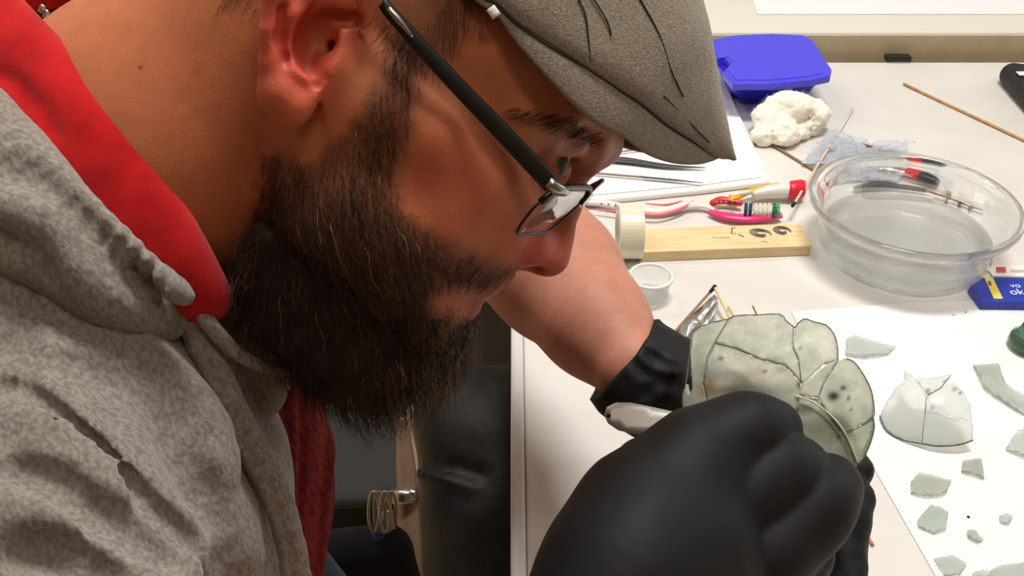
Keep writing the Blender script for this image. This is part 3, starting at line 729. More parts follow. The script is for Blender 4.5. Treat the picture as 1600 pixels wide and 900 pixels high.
lg_post0 = lg.post; lg.post = lambda P, d: np.maximum(lg_post0(P, d), (WC - P) @ WA + .0012 * vnoise(P * 60))
sdf_obj('left_glove', lg, .0016, M_nitrile, person)
# ================================================================== HELD VESSEL
M_rglass = mat('weathered_green_glass', vcol=True, rough=.22, trans=.5, ior=1.12, spec=.5, bump=.3, bscale=260, bdist=.0006, col2=(.72, .78, .70), nscale=90)
SPC, SPR = C(1212, 652, .556), .0760
def sph_hit(c, R):
    def f(px, py):
        r = ray(px, py); r = r / np.linalg.norm(r); oc = CAM - c; b = r @ oc; q = b * b - (oc @ oc - R * R)
        if q < 0: p = CAM - r * b; return c + (p - c) / np.linalg.norm(p - c) * R
        return CAM + r * (-b - math.sqrt(q))
    return f
vessel = thing('glass_vessel', SPC, 'cracked pale green glass bowl mended from shards, held in the gloved hands', 'bowl')
G0 = np.array(srgb(228, 229, 218)); 
SPOTS = [(1303, 619, 10, 8, (30, 34, 30), .95), (1318, 606, 5, 4, (50, 54, 48), .9), (1326, 622, 3, 5, (60, 64, 56), .8), (1126, 560, 5, 4, (60, 66, 58), .8), (1248, 602, 4, 6, (60, 60, 50), .8), (1195, 580, 5, 3, (110, 96, 80), .8),
         (1250, 545, 3, 3, (90, 96, 86), .7), (1212, 562, 14, 6, (140, 150, 130), .5), (1222, 578, 8, 4, (130, 140, 110), .5), (1105, 606, 16, 18, (176, 142, 92), .8), (1140, 612, 22, 10, (170, 140, 96), .7), (1165, 590, 30, 14, (190, 176, 160), .6),
         (1180, 612, 50, 16, (92, 96, 88), .7), (1255, 640, 14, 8, (80, 78, 66), .6), (1300, 668, 44, 20, (140, 150, 116), .7), (1310, 683, 3, 3, (60, 60, 50), .8), (1120, 585, 28, 10, (130, 148, 140), .4), (1330, 640, 3, 3, (90, 90, 80), .7), (1168, 520, 9, 6, (200, 178, 168), .4)]
def vcolf(p):
    c = np.tile(G0, (len(p), 1)); q = np.column_stack([p * .045, np.zeros(len(p))])
    c = c * (1 - .10 * smooth01(vnoise(q) * 3)[:, None] + .05 * vnoise(q * 3)[:, None] + .05 * vnoise(q * 8)[:, None])
    for x, y, rx, ry, s, a in SPOTS:
        w_ = a * np.exp(-(((p[:, 0] - x) / rx) ** 2 + ((p[:, 1] - y) / ry) ** 2) ** 1.5)
        c += (np.array(srgb(*s)) - c) * w_[:, None]
    return np.clip(c, 0, 1)
SH = [[(1078, 550), (1082, 520), (1105, 506), (1136, 499), (1116, 533), (1104, 562), (1098, 600), (1106, 640), (1066, 645), (1066, 618), (1072, 600), (1076, 618), (1082, 608)],
      [(1138, 499), (1150, 493), (1185, 492), (1219, 491), (1229, 502), (1241, 511), (1238, 540), (1246, 560), (1252, 596), (1230, 570), (1190, 560), (1150, 543), (1118, 535)],
      [(1117, 537), (1150, 545), (1190, 563), (1229, 573), (1251, 600), (1248, 632), (1238, 664), (1160, 676), (1108, 642), (1100, 600), (1106, 562)],
      [(1243, 511), (1247, 505), (1258, 498), (1272, 503), (1291, 508), (1304, 524), (1309, 545), (1309, 562), (1290, 566), (1270, 585), (1254, 598), (1248, 560), (1240, 540)],
      [(1311, 563), (1290, 594), (1280, 622), (1300, 650), (1322, 676), (1350, 662), (1364, 652), (1366, 640), (1362, 612), (1352, 590), (1336, 567), (1322, 560)],
      [(1310, 562), (1289, 592), (1278, 621), (1250, 616), (1253, 600), (1272, 586), (1292, 568)],
      [(1366, 654), (1352, 664), (1324, 678), (1332, 700), (1340, 724), (1350, 716), (1361, 690), (1366, 668)],
      [(1250, 618), (1278, 623), (1299, 652), (1322, 678), (1330, 702), (1340, 728), (1300, 740), (1260, 720), (1238, 680), (1246, 645)]]
hit = sph_hit(SPC, SPR)
inw = lambda p: (SPC - p) / np.linalg.norm(SPC - p)
for k, poly in enumerate(SH):
    pc = np.mean(poly, 0); pl = [tuple(pc + (np.array(q) - pc) * (1 - .08 / max(6, np.linalg.norm(np.array(q) - pc)))) for q in poly]
    h2 = hit if k != 7 else sph_hit(SPC, SPR - .0012)
    sheet('shard', pl, h2, M_rglass, vessel, step=3.2, thick=.0024, back=inw, colf=vcolf, jag=.5)
M_crack = mat('crack_line', srgb(98, 104, 88), rough=.7)
for ln in ([(1138, 499), (1117, 534), (1104, 562), (1099, 600)], [(1117, 536), (1150, 544), (1190, 561), (1229, 572), (1252, 600)], [(1310, 562), (1290, 593), (1279, 621)], [(1366, 653), (1350, 663), (1323, 677)], [(1240, 512), (1239, 540), (1247, 560), (1252, 598)], [(1323, 677), (1331, 701), (1338, 722)]):
    tube('crack', [hit(*p) + (CAM - hit(*p)) * .0008 for p in ln], .00020, M_crack, vessel, n=5, seg=16)
for p0 in (SH[0][:4] + SH[1][:6] + SH[3][:8], SH[4][5:] + [], [(1364, 652), (1366, 668), (1361, 690), (1350, 716)], SH[0][:1] + SH[0][8:9]):
    tube('broken_edge', [hit(*p) for p in p0], .00032, M_crack, vessel, n=5, seg=40)
tube('broken_edge', [hit(*p) + (CAM - hit(*p)) * .002 for p in [(1242, 618), (1270, 628), (1300, 651), (1322, 680), (1340, 722)]], .0005, mat('pale_glass_edge', srgb(222, 226, 205), rough=.2), vessel, n=5, seg=30)
# metal spatula between thumb and index finger
spat = thing('spatula', C(1010, 648, .49), 'flat steel spatula end with a small hole, pinched in the near glove', 'tool')
SPO = [(1094, 652), (1060, 645), (1020, 636), (985, 629), (962, 629), (948, 636), (944, 648), (950, 661), (966, 672), (1000, 680), (1040, 684), (1100, 684)]
c0 = C(1000, 650, .496); nrm_s = -FW * .93 + UP * .3; nrm_s /= np.linalg.norm(nrm_s)
def plane_hit(px, py):
    r = ray(px, py); return CAM + r * (((c0 - CAM) @ nrm_s) / (r @ nrm_s))
sheet('blade', SPO, plane_hit, mat('satin_steel', (.55, .54, .51), rough=.5, metal=.6), spat, step=12, thick=.0009, back=lambda p: -nrm_s)
e = plane_hit(951, 649); tube('hole', [e + nrm_s * .0004, e - nrm_s * .0016], .0011, M_black, spat, n=10)

# ================================================================== SETTING
M_table = mat('white_laminate', srgb(224, 222, 218), rough=.32, col2=srgb(218, 215, 210), nscale=12, spec=.5)
M_tedge = mat('table_edge', srgb(214, 212, 212), rough=.4)
M_floor = mat('cream_floor', srgb(226, 200, 158), rough=.7, col2=srgb(214, 186, 146), nscale=30)
M_back = mat('cream_laminate', srgb(222, 219, 210), rough=.5)
M_beige = mat('beige_edging', srgb(196, 182, 150), rough=.6, col2=srgb(188, 172, 140), nscale=30)
M_wood = mat('pale_wood', srgb(236, 212, 166), rough=.6, col2=srgb(222, 194, 146), nscale=60, stretch=(.3, 4, 4), bump=.2)
M_wall = mat('white_wall', srgb(232, 228, 218), rough=.9); M_wall2 = mat('brown_panel_wall', srgb(120, 96, 76), rough=.8)
for nm, lo_, hi_, m_ in (('wall_back', (-2.6, 4.2, 0), (3.3, 4.3, 2.8), M_wall), ('wall_right', (3.2, -1.6, 0), (3.3, 4.2, 2.8), M_wall), ('wall_left', (-2.6, -1.6, 0), (-2.5, 4.2, 2.8), M_wall),
                        ('wall_front', (-2.6, -1.7, 0), (3.3, -1.6, 2.8), M_wall2), ('ceiling', (-2.6, -1.7, 2.8), (3.3, 4.3, 2.85), M_wall)):
    tag(box(nm, lo_, hi_, m_), kind='structure')
fl = box('floor', (-2.6, -1.7, -.02), (3.3, 4.3, 0), M_floor); tag(fl, kind='structure')
YF = T(1300, 97)[1]
tb = thing('work_table', (0.75, .8, 0), 'white laminate work table covered with conservation tools', 'table')
top = box('tabletop', (.0105, -.1, .722), (1.9, YF, .75), M_table, tb, .002)
box('edge_strip', (-.001, -.1, .720), (.0103, YF, .7505), M_tedge, tb, .003)
for x_, y_ in ((.06, .05), (.06, YF - .06), (1.8, .05), (1.8, YF - .06)): box('leg', (x_, y_, 0), (x_ + .04, y_ + .04, .722), M_metal, tb, .003)
YB = YF + .022; ZB = CAM[2] + ray(1300, 52)[2] * (YB - CAM[1]) / ray(1300, 52)[1]
t2 = thing('second_table', (.8, YB + .4, 0), 'second cream table with a beige edge beyond the work table', 'table')
box('tabletop', (-.3, YB + .003, ZB - .040), (2.2, YB + .8, ZB), M_back, t2, .003)
box('edge_band', (-.3, YB, ZB - .047), (2.2, YB + .0035, ZB - .003), M_beige, t2, .001)
box('apron', (-.3, YB + .012, ZB - .13), (2.2, YB + .03, ZB - .0475), mat('pinkish_board', srgb(206, 170, 146), rough=.8), t2)
for x_ in (-.25, 2.1): box('leg', (x_, YB + .05, 0), (x_ + .04, YB + .09, ZB - .04), M_metal, t2); box('leg', (x_, YB + .7, 0), (x_ + .04, YB + .74, ZB - .04), M_metal, t2)
M_paper = mat('white_paper', srgb(236, 235, 238), rough=.75)
def on(z): return lambda px, py: T(px, py, z)[:2]
def flatpoly(pl, z): return [tuple(T(x_, y_, z)[:2]) for x_, y_ in pl]
pp_ = prism('paper_sheet', flatpoly([(1183, 22), (1900, 22), (1900, -160), (1130, -160)], ZB + .001), ZB + .0004, ZB + .0012, M_paper)
tag(pp_, 'white printed sheet lying on the far cream table', 'paper')
for k, x_ in enumerate((1500, 1532, 1380, 1290)):
    z = ZB + .0014; a, b = T(x_, -4 + (k % 2), z), T(x_ + 16, -3, z); tube('print', [a, b], .0009, M_dark, None, n=4, flat=(V(0, 0, 1), .2)).parent = pp_
clip = thing('clip', T(1404, 95), 'small black clip gripping the far table edge', 'clip')
p0 = T(1385, 98); p1 = T(1423, 98); box('clip_body', (p0[0], YF - .003, .7505), (p1[0], YF + .012, .758), M_black, clip, .001)
box('jaw', (p0[0] + .004, YF - .004, .7504), (p1[0] - .004, YF + .004, .7518), M_metal, clip)

# ================================================================== SHEETS ON THE TABLE
pw = prism('paper_sheet', flatpoly([(1236, 487), (1420, 473), (1760, 462), (1980, 1010), (1520, 1010), (1462, 900), (1358, 718)], .751), .7503, .7510, M_paper)
tag(pw, 'large white paper under the loose green glass shards', 'paper')
pad_pts = [(905, 190), (1150, 176), (1198, 280), (1120, 300), (905, 312)]
pd = Sdf()
def padpt(x_, y_, z): return T(x_, y_, z)
pad = thing('paper_pad', T(1050, 260), 'thick soft white pad holding the dark tools behind the glasses', 'pad')
poly = flatpoly([(760, 90), (1118, 82), (1150, 165), (1205, 283), (1100, 296), (760, 330)], .757)
prism('pad_body', poly, .7503, .7570, mat('soft_white_pad', srgb(246, 243, 236), rough=.9, bump=.15, bscale=60, bdist=.002), pad, bevel=.0025)
prism('top_sheet', flatpoly([(770, 100), (1110, 92), (1145, 172), (1190, 276), (1100, 288), (780, 318)], .7582), .7574, .7580, M_paper, pad)
# ================================================================== TOOLS ON THE PAD
M_gun = mat('dark_grey_tool', (.07, .075, .085), rough=.35, metal=.3)
zt = .7615
t = thing('tweezers', T(1030, 255, zt), 'dark grey tweezers lying on the white pad under the cap brim', 'tool')
for dy in (0, 1):
    tube('arm', [T(925, 246 + dy * 4, zt), T(975, 248 + dy * 4, zt), T(1040, 258 + dy * 2, zt), T(1102, 262, zt)], [.0018, .0034, .0026, .0007], M_gun, t, n=8, seg=16, flat=(V(0, 0, 1), .45))
t = thing('needle_tool', T(1030, 278, zt), 'thin grey metal needle tool nearest the pad front edge', 'tool')
tube('handle', [T(925, 270, zt), T(1008, 277, zt)], .0013, mat('grey_brown_metal', (.26, .22, .18), rough=.4, metal=.6), t, n=8, seg=6)
tube('blade', [T(1006, 277, zt), T(1050, 281, zt), T(1100, 286, zt)], [.0018, .0021, .0004], M_gun, t, n=8, seg=10, flat=(V(0, 0, 1), .4))
t = tube('steel_probe', [T(940, 240, zt), T(1008, 232, zt), T(1090, 218, zt)], [.0012, .0012, .0008], M_metal, None, n=8, seg=10); tag(t, 'slim steel probe half hidden under the cap brim', 'tool')

# ================================================================== BLUE BOX
M_blue = mat('blue_plastic', srgb(80, 76, 228), rough=.3, spec=.5); M_blue2 = mat('blue_plastic_box', srgb(44, 40, 196), rough=.3)
bx = thing('storage_box', T(1190, 150), 'blue plastic storage box with its blue lid set askew', 'box')
zl = .805
lid = [(1104, 72), (1108, 62), (1150, 54), (1205, 52), (1255, 54), (1270, 62), (1300, 108), (1298, 118), (1270, 124), (1208, 130), (1146, 130), (1130, 112), (1142, 98), (1132, 90), (1115, 92)]
cc = np.mean([T(x_, y_, zl)[:2] for x_, y_ in lid], 0)
lp = flatpoly(lid, zl)
prism('lid', lp, zl - .010, zl, M_blue, bx, bevel=.0022, segs=3)
lp2 = [tuple(cc + (np.array(p) - cc) * .90) for p in lp]; prism('lid_panel', lp2, zl - .001, zl + .0012, M_blue, bx, bevel=.001)
b0 = flatpoly([(1140, 146), (1158, 160), (1180, 162), (1262, 150), (1245, 112), (1150, 112)], .7515)
b1 = flatpoly([(1118, 100), (1140, 128), (1240, 128), (1288, 118), (1262, 70), (1120, 70)], zl - .01)
n = 6; vs = [(p[0], p[1], .7503) for p in b0] + [(p[0], p[1], zl - .009) for p in b1]
fs = [tuple(range(n - 1, -1, -1)), tuple(range(n, 2 * n))] + [(i, (i + 1) % n, n + (i + 1) % n, n + i) for i in range(n)]
o = mesh_np('body', vs, fs, M_blue2, bx, smooth=False); md = o.modifiers.new('b', 'BEVEL'); md.width = .004; md.segments = 3
bm = bmesh.new(); bm.from_mesh(o.data); bmesh.ops.recalc_face_normals(bm, faces=bm.faces); bm.to_mesh(o.data); bm.free()

# ================================================================== COTTON
ct = Sdf(); r5 = np.random.default_rng(11)
for x_, y_, r_, z_ in ((1205, 178, .022, .020), (1240, 160, .022, .032), (1272, 168, .019, .024), (1225, 200, .018, .014), (1190, 205, .014, .010), (1262, 188, .014, .012), (1250, 200, .010, .009), (1215, 155, .014, .034)):
    ct.ell(T(x_, y_ + 8, .75 + z_), (r_, r_, r_ * .85), k=.010)
ct.post = lambda P, d: d + .0028 * vnoise(P * 75) + .0016 * vnoise(P * 190) + .0007 * vnoise(P * 420)
vs, fs = ct.mesh(.0013); vs, fs = islands_keep(vs, fs); vs[:, 2] = np.maximum(vs[:, 2], .7505)
M_cot = mat('cotton', srgb(250, 244, 228), rough=1.0, sheen=.5, sss=.3, spec=.05)
cn_ = normals(vs, fs); cn_ = cn_ if ((vs - vs.mean(0)) * cn_).sum(1).mean() > 0 else -cn_
ok = np.where((rng.random(len(vs)) < .25) & (vs[:, 2] > .753))[0]
cot = strands('cotton_wool', vs[ok] - cn_[ok] * .0008, rng.normal(size=(len(ok), 3)) * .6 + cn_[ok], .003 + .004 * rng.random(len(ok)), mat('cotton_fluff', vcol=True, rough=1, spec=.05), np.tile(srgb(250, 246, 234), (len(ok), 1)), K=5, rad=.00008, curl=.8, curlf=2, extra=(vs, fs, np.tile(np.array(srgb(252, 246, 232)), (len(vs), 1))))
tag(cot, 'fluffy white wad of cotton wool in front of the blue box', 'cotton')

# ================================================================== STICKS
def stick(name, a, b, r, m, label, cat='stick', z=None, group=None):
    za = .7504 + r; o = tube(name, [T(a[0], a[1], za if len(a) < 3 else a[2]), T(b[0], b[1], za if len(b) < 3 else b[2])], r, m, None, n=8, seg=6); return tag(o, label, cat, group)
M_stick = mat('birch_stick', srgb(206, 160, 112), rough=.7, col2=srgb(180, 132, 88), nscale=80)
M_stick2 = mat('brown_stick', srgb(150, 118, 84), rough=.7)
stick('skewer', (1412, 131), (1640, 238), .0018, M_stick, 'long thin wooden skewer lying alone at the far right')
stick('skewer', (1206, 226), (1272, 266), .0016, M_stick2, 'short brown skewer running from the cotton to the bowl')
sw = thing('cotton_swab', T(1285, 250), 'pale swab stick leaning across the red tube cap', 'swab')
tube('stick', [T(1240, 320, .769), T(1275, 262, .760), T(1308, 210, .754)], .0014, mat('pale_pink_stick', srgb(236, 200, 174), rough=.5), sw, n=8, seg=8)
tube('clear_end', [T(1308, 210, .754), T(1332, 171, .7525)], [.0014, .0018], mat('frosted_plastic', srgb(220, 222, 215), rough=.4), sw, n=8, seg=4)
tube('dark_tip', [T(1238, 322, .769), T(1242, 317, .769)], .0018, M_dark, sw, n=8, seg=3)
stick('skewer', (1344, 818), (1364, 852), .0012, mat('reddish_stick', srgb(206, 132, 92), rough=.7), 'short reddish stick poking out beside the near glove')

# ================================================================== TOOTHBRUSHES
M_tbw = mat('white_pink_plastic', srgb(242, 226, 222), rough=.25); M_pink = mat('hot_pink_plastic', srgb(232, 60, 130), rough=.25); M_pk = mat('coral_rubber', srgb(226, 120, 130), rough=.4)
tbr = thing('toothbrush', T(1080, 325), 'white and pink toothbrush with dark green and white bristles', 'toothbrush')
zz = .7565
tube('handle', [T(880, 318, zz), T(930, 316, zz), T(985, 326, zz), T(1030, 330, zz), T(1070, 322, zz), T(1100, 322, zz), T(1120, 330, zz)], [.004, .0052, .0052, .0055, .0056, .0034, .0026], M_tbw, tbr, n=14, seg=40, flat=(V(0, 0, 1), .7))
tube('grip_stripe', [T(930, 327, zz + .001), T(985, 333, zz + .002), T(1030, 336, zz + .003), T(1064, 326, zz + .003), T(1082, 315, zz + .002)], [.0008, .0018, .002, .0018, .0008], M_pk, tbr, n=8, seg=24)
tube('grip_stripe', [T(1008, 318, zz + .0038), T(1040, 320, zz + .0042), T(1066, 314, zz + .0038)], [.0005, .0014, .0006], M_pk, tbr, n=8, seg=14)
tube('head', [T(1108, 330, zz), T(1135, 338, zz), T(1175, 341, zz), T(1220, 336, zz)], [.003, .0060, .0070, .0050], M_pink, tbr, n=14, seg=20, flat=(V(0, 0, 1), .55))
for k in range(6): e = T(940 + 11 * k, 318 + k * .8, zz + .0042); lathe('grip_dot', [(0, .0006), (.0010, .0002), (.0011, -.001)], e, mat('blue_grey_dot', srgb(120, 110, 140), rough=.5) if k == 0 else bpy.data.materials['blue_grey_dot'], tbr, n=10)
BR = [mat('bristle_navy', srgb(24, 66, 96), rough=.6), mat('bristle_white', srgb(226, 226, 206), rough=.6), mat('bristle_teal', srgb(30, 110, 110), rough=.6), mat('bristle_green', srgb(70, 190, 90), rough=.6)]
def bristles(xs, ys, z0, hgt, cols, par, rows=3, dy=4.2):
    for k, (x_, c_) in enumerate(zip(xs, cols)):
        for rr in range(rows):
            y_ = ys(x_) - rr * dy + dy * .8; a = T(x_, y_, z0); b = a + V(.0002, .0004, hgt)
            tube('bristle_tuft', [a, b], [.0014, .0019], BR[c_], par, n=7)
bristles([1164, 1171, 1179, 1186, 1193, 1200, 1208, 1214], lambda x_: 337, zz + .001, .0105, [0, 0, 1, 1, 1, 1, 2, 3], tbr)
tb2 = thing('toothbrush', T(1150, 302), 'toothbrush with red and orange head half hidden behind the pink one', 'toothbrush')
tube('handle', [T(1140, 316, .759), T(1150, 308, .760), T(1175, 298, .761), T(1215, 288, .762)], [.004, .0045, .003, .002], mat('yellow_plastic', srgb(238, 180, 40), rough=.3), tb2, n=10, seg=14)
tube('head', [T(1112, 318, .759), T(1128, 313, .759), T(1160, 318, .759)], [.0035, .0046, .003], mat('red_plastic', srgb(214, 58, 58), rough=.3), tb2, n=10, seg=12)
tube('neck', [T(1140, 306, .763), T(1172, 300, .763)], [.002, .0026], mat('cream_rubber', srgb(232, 222, 200), rough=.5), tb2, n=8, seg=5)
for k, x_ in enumerate((1120, 1127, 1134, 1141, 1148)): tube('bristle_tuft', [T(x_, 316, .762), T(x_, 316, .768)], .0014, BR[0] if k > 2 else bpy.data.materials['coral_rubber'], tb2, n=7)
gl = thing('glue_tube', T(1215, 300), 'small white tube with a red cap behind the toothbrush bristles', 'tube')
tube('tube_body', [T(1176, 304, .761), T(1200, 300, .762), T(1234, 297, .763)], [.0035, .0072, .0085], mat('tube_white', srgb(228, 226, 216), rough=.3), gl, n=18, seg=12)
tube('cap', [T(1232, 297, .763), T(1237, 297, .763), T(1252, 295, .763), T(1257, 295, .763)], [.0088, .0102, .0102, .0085], mat('red_cap', srgb(224, 42, 62), rough=.3), gl, n=18, seg=10)

# ================================================================== WOODEN LATH
zw = .762
la = thing('wooden_lath', T(1140, 385), 'pale wooden lath with small dark ink marks', 'wood')
prism('board', flatpoly([(1004, 357), (1250, 349), (1268, 380), (1268, 384), (1004, 394)], zw), .7504, zw, M_wood, la, bevel=.0006)
M_ink = mat('ink', (.10, .095, .09), rough=.8)
def mark(pts, r=.0007, par=la, m=M_ink, z=zw): return tube('ink_mark', [T(x_, y_, z + .0001) for x_, y_ in pts], r, m, par, n=5, flat=(V(0, 0, 1), .2))
mark([(1144, 356), (1143, 365), (1150, 365)]); mark([(1145, 356), (1149, 356)]); mark([(1154, 366), (1162, 370)], .0008)
for cx, cy, rx in ((1188, 364, 17), (1222, 360, 14)):
    for k in range(5):
        q = .35 + .16 * k; mark([(cx + rx * q * math.cos(a), cy + 6.5 * q * math.sin(a) + .12 * rx * q * math.cos(a)) for a in np.linspace(.3 * k, .3 * k + 5.4, 16)], .0006)
mark([(1190, 377), (1200, 378)], .0005); mark([(1113, 370), (1124, 372), (1140, 371)], .0004)
# ================================================================== TAPE, BEAKER BEHIND THE FOREARM
tp = thing('tape_roll', T(985, 395), 'roll of cream tape standing beside the bare forearm', 'tape')
M_tape = mat('cream_tape', srgb(230, 223, 200), rough=.3, spec=.5); M_core = mat('white_core', srgb(236, 232, 226), rough=.4)
def ringx(name, c, R, r, w_, m, par, n=48):
    vs, fs = [], []
    for i in range(n):
        a = 2 * math.pi * i / n
        for rr, x_ in ((R, -w_), (R, w_), (r, w_), (r, -w_)): vs.append((c[0] + x_, c[1] + rr * math.cos(a), c[2] + rr * math.sin(a)))
    for i in range(n):
        for j in range(4): fs.append((i * 4 + j, i * 4 + (j + 1) % 4, ((i + 1) % n) * 4 + (j + 1) % 4, ((i + 1) % n) * 4 + j))
    o = mesh_np(name, vs, fs, m, par, smooth=False); md = o.modifiers.new('b', 'BEVEL'); md.width = .0006; return o
cT = T(982, 405) + V(0, .008, .0275)
ringx('tape_winding', cT, .027, .021, .0120, M_tape, tp); ringx('core', cT, .0209, .0195, .0125, M_core, tp)
bk_ = thing('plastic_cup', T(1012, 462), 'small clear plastic cup lying beside the tape roll', 'cup')
M_clear = mat('clear_plastic', (.96, .97, .97), rough=.08, trans=.85, ior=1.2, alpha=.7)
cB = T(1014, 464); lathe('cup_wall', [(0, .001), (.017, .001), (.0185, .018), (.0205, .022), (.0205, .0232), (.0178, .0225), (.0160, .0025), (0, .0025)], cB, M_clear, bk_, n=40)
lathe('lid_rim', [(.0198, .0225), (.0212, .0228), (.0212, .0252), (.0185, .0258), (.0182, .0240)], cB, mat('milky_plastic', srgb(236, 236, 232), rough=.25), bk_, n=40)

# ================================================================== GLASS BOWL WITH WATER
M_glass = mat('clear_glass', (.97, .995, .99), rough=.0, trans=1.0, ior=1.45, alpha=.8)
M_water = mat('water', (.97, .99, 1.0), rough=.0, trans=1.0, ior=1.33, alpha=.35)
zr = .062; rc_ = (T(1272, 322, .75 + zr) + T(1596, 322, .75 + zr)) / 2; RR = np.linalg.norm(T(1272, 322, .75 + zr) - T(1596, 322, .75 + zr)) / 2
yc = (T(1434, 238, .75 + zr)[1] + T(1434, 405, .75 + zr)[1]) / 2; bc0 = V(rc_[0] , yc, .7503)
RR = min(RR, (T(1434, 238, .75 + zr)[1] - T(1434, 405, .75 + zr)[1]) / 2 * 1.04 + .0) if False else RR
bowl = thing('glass_bowl', bc0, 'round clear glass bowl half filled with water', 'bowl')
k_ = RR
prof = [(0, 0), (k_ * .70, 0), (k_ * .76, .0012), (k_ * .80, .006), (k_ * .83, .016), (k_ * .885, .050), (k_ * .955, .0525), (k_ * .985, .056), (k_, .060), (k_ * .99, .0635), (k_ * .955, .0645), (k_ * .925, .0625), (k_ * .885, .056), (k_ * .845, .048), (k_ * .785, .016), (k_ * .75, .0075), (k_ * .70, .0045), (0, .0045)]
lathe('bowl_wall', prof, bc0, M_glass, bowl, n=96)
zs = .026; rw = k_ * .785 + (k_ * .845 - k_ * .785) * (zs - .016) / .032
lathe('water', [(0, .0042), (k_ * .70, .0042), (k_ * .752, .0070), (k_ * .788, .016), (rw + .0004, zs), (rw - .0012, zs - .0004), (0, zs - .0005)], bc0, M_water, bowl, n=96)
tag(bowl.children[-1], 'still clear water')

# ================================================================== THINGS BEHIND THE BOWL
bag = Sdf()
pb = thing('plastic_bag', T(1320, 255), 'crumpled pale blue translucent plastic bag behind the bowl', 'bag')
g = 26; vs = []
rr = np.random.default_rng(4)
q0, q1, q2, q3 = T(1252, 262), T(1292, 214), T(1420, 236), T(1395, 286)
for i in range(g):
    for j in range(g):
        u, v_ = i / (g - 1), j / (g - 1); p = q0 * (1 - u) * (1 - v_) + q1 * (1 - u) * v_ + q3 * u * (1 - v_) + q2 * u * v_; vs.append(p)
vs = np.array(vs); z_ = .006 + .006 * vnoise(vs * 60) + .004 * vnoise(vs * 160); vs[:, 2] = .751 + np.maximum(z_, 0); vs[:, :2] += .004 * np.stack([vnoise(vs * 40), vnoise(vs * 40 + 9)], 1)
o = mesh_np('film', vs, np.array([(i * g + j, i * g + j + 1, (i + 1) * g + j + 1, (i + 1) * g + j) for i in range(g - 1) for j in range(g - 1)]), mat('blue_film', srgb(228, 233, 242), rough=.22, trans=.6, ior=1.1), pb, smooth=False)
md = o.modifiers.new('t', 'SOLIDIFY'); md.thickness = .0004
M_rb = mat('red_brown_leaf', srgb(124, 66, 54), rough=.7)
lf = thing('wood_splinter', T(1365, 232), 'dark reddish brown splinter lying behind the bowl rim', 'splinter')
tube('splinter_body', [T(1340, 222, .756), T(1360, 229, .756), T(1378, 234, .754), T(1398, 237, .752)], [.0010, .003, .0036, .0006], M_rb, lf, n=6, seg=10, flat=(V(0, 0, 1), .3)); tube('splinter_twig', [T(1345, 236, .752), T(1368, 234, .754)], .001, M_rb, lf, n=5, seg=4)
pt = thing('paint_tube', T(1440, 262), 'metal tube with a red band and black cap seen behind the bowl', 'tube')
M_alu = mat('crumpled_foil', (.62, .62, .63), rough=.28, metal=.9, bump=.6, bscale=80, bdist=.003)
tube('tube_body', [T(1372, 240, .758), T(1400, 245, .760), T(1425, 254, .762)], [.005, .008, .0085], M_alu, pt, n=16, seg=10, flat=(V(0, 0, 1), .8))
tube('red_band', [T(1420, 252, .762), T(1442, 260, .762)], .0092, mat('red_band', srgb(206, 48, 58), rough=.4), pt, n=16, seg=5)
tube('cap', [T(1442, 260, .762), T(1447, 262, .762), T(1466, 270, .761), T(1472, 272, .761)], [.0078, .0092, .0088, .007], mat('dark_cap', srgb(48, 56, 62), rough=.4), pt, n=16, seg=8)
kn = thing('craft_knife', T(1420, 300), 'metal handled tool with brass clamps seen through the bowl', 'tool')
tube('handle', [T(1332, 290, .757), T(1360, 285, .758), T(1400, 287, .758), T(1450, 293, .757)], [.004, .0062, .004, .003], mat('dark_chrome', (.25, .25, .28), rough=.2, metal=1), kn, n=12, seg=20)
tube('white_sleeve', [T(1345, 305, .755), T(1395, 304, .755), T(1460, 310, .755)], [.002, .0042, .003], mat('white_sleeve', srgb(226, 224, 232), rough=.3), kn, n=12, seg=14)
M_brass = mat('brass', (.42, .30, .20), rough=.35, metal=.8)
tube('clamp', [T(1448, 292, .758), T(1468, 298, .759), T(1488, 304, .758), T(1530, 318, .756)], [.002, .0028, .0022, .0028], M_brass, kn, n=10, seg=14)
tube('clamp_screw', [T(1486, 306, .757), T(1487, 292, .768)], .0026, M_brass, kn, n=10, seg=4)
tube('blade', [T(1522, 316, .757), T(1548, 320, .757)], [.0042, .001], M_gun, kn, n=8, seg=5, flat=(V(0, 0, 1), .3))
for x_, y_ in ((1478, 312), (1500, 316), (1518, 322)): tube('clamp_band', [T(x_, y_, .756), T(x_ + 5, y_ + 1, .756)], .0036, M_dark, kn, n=10, seg=3)

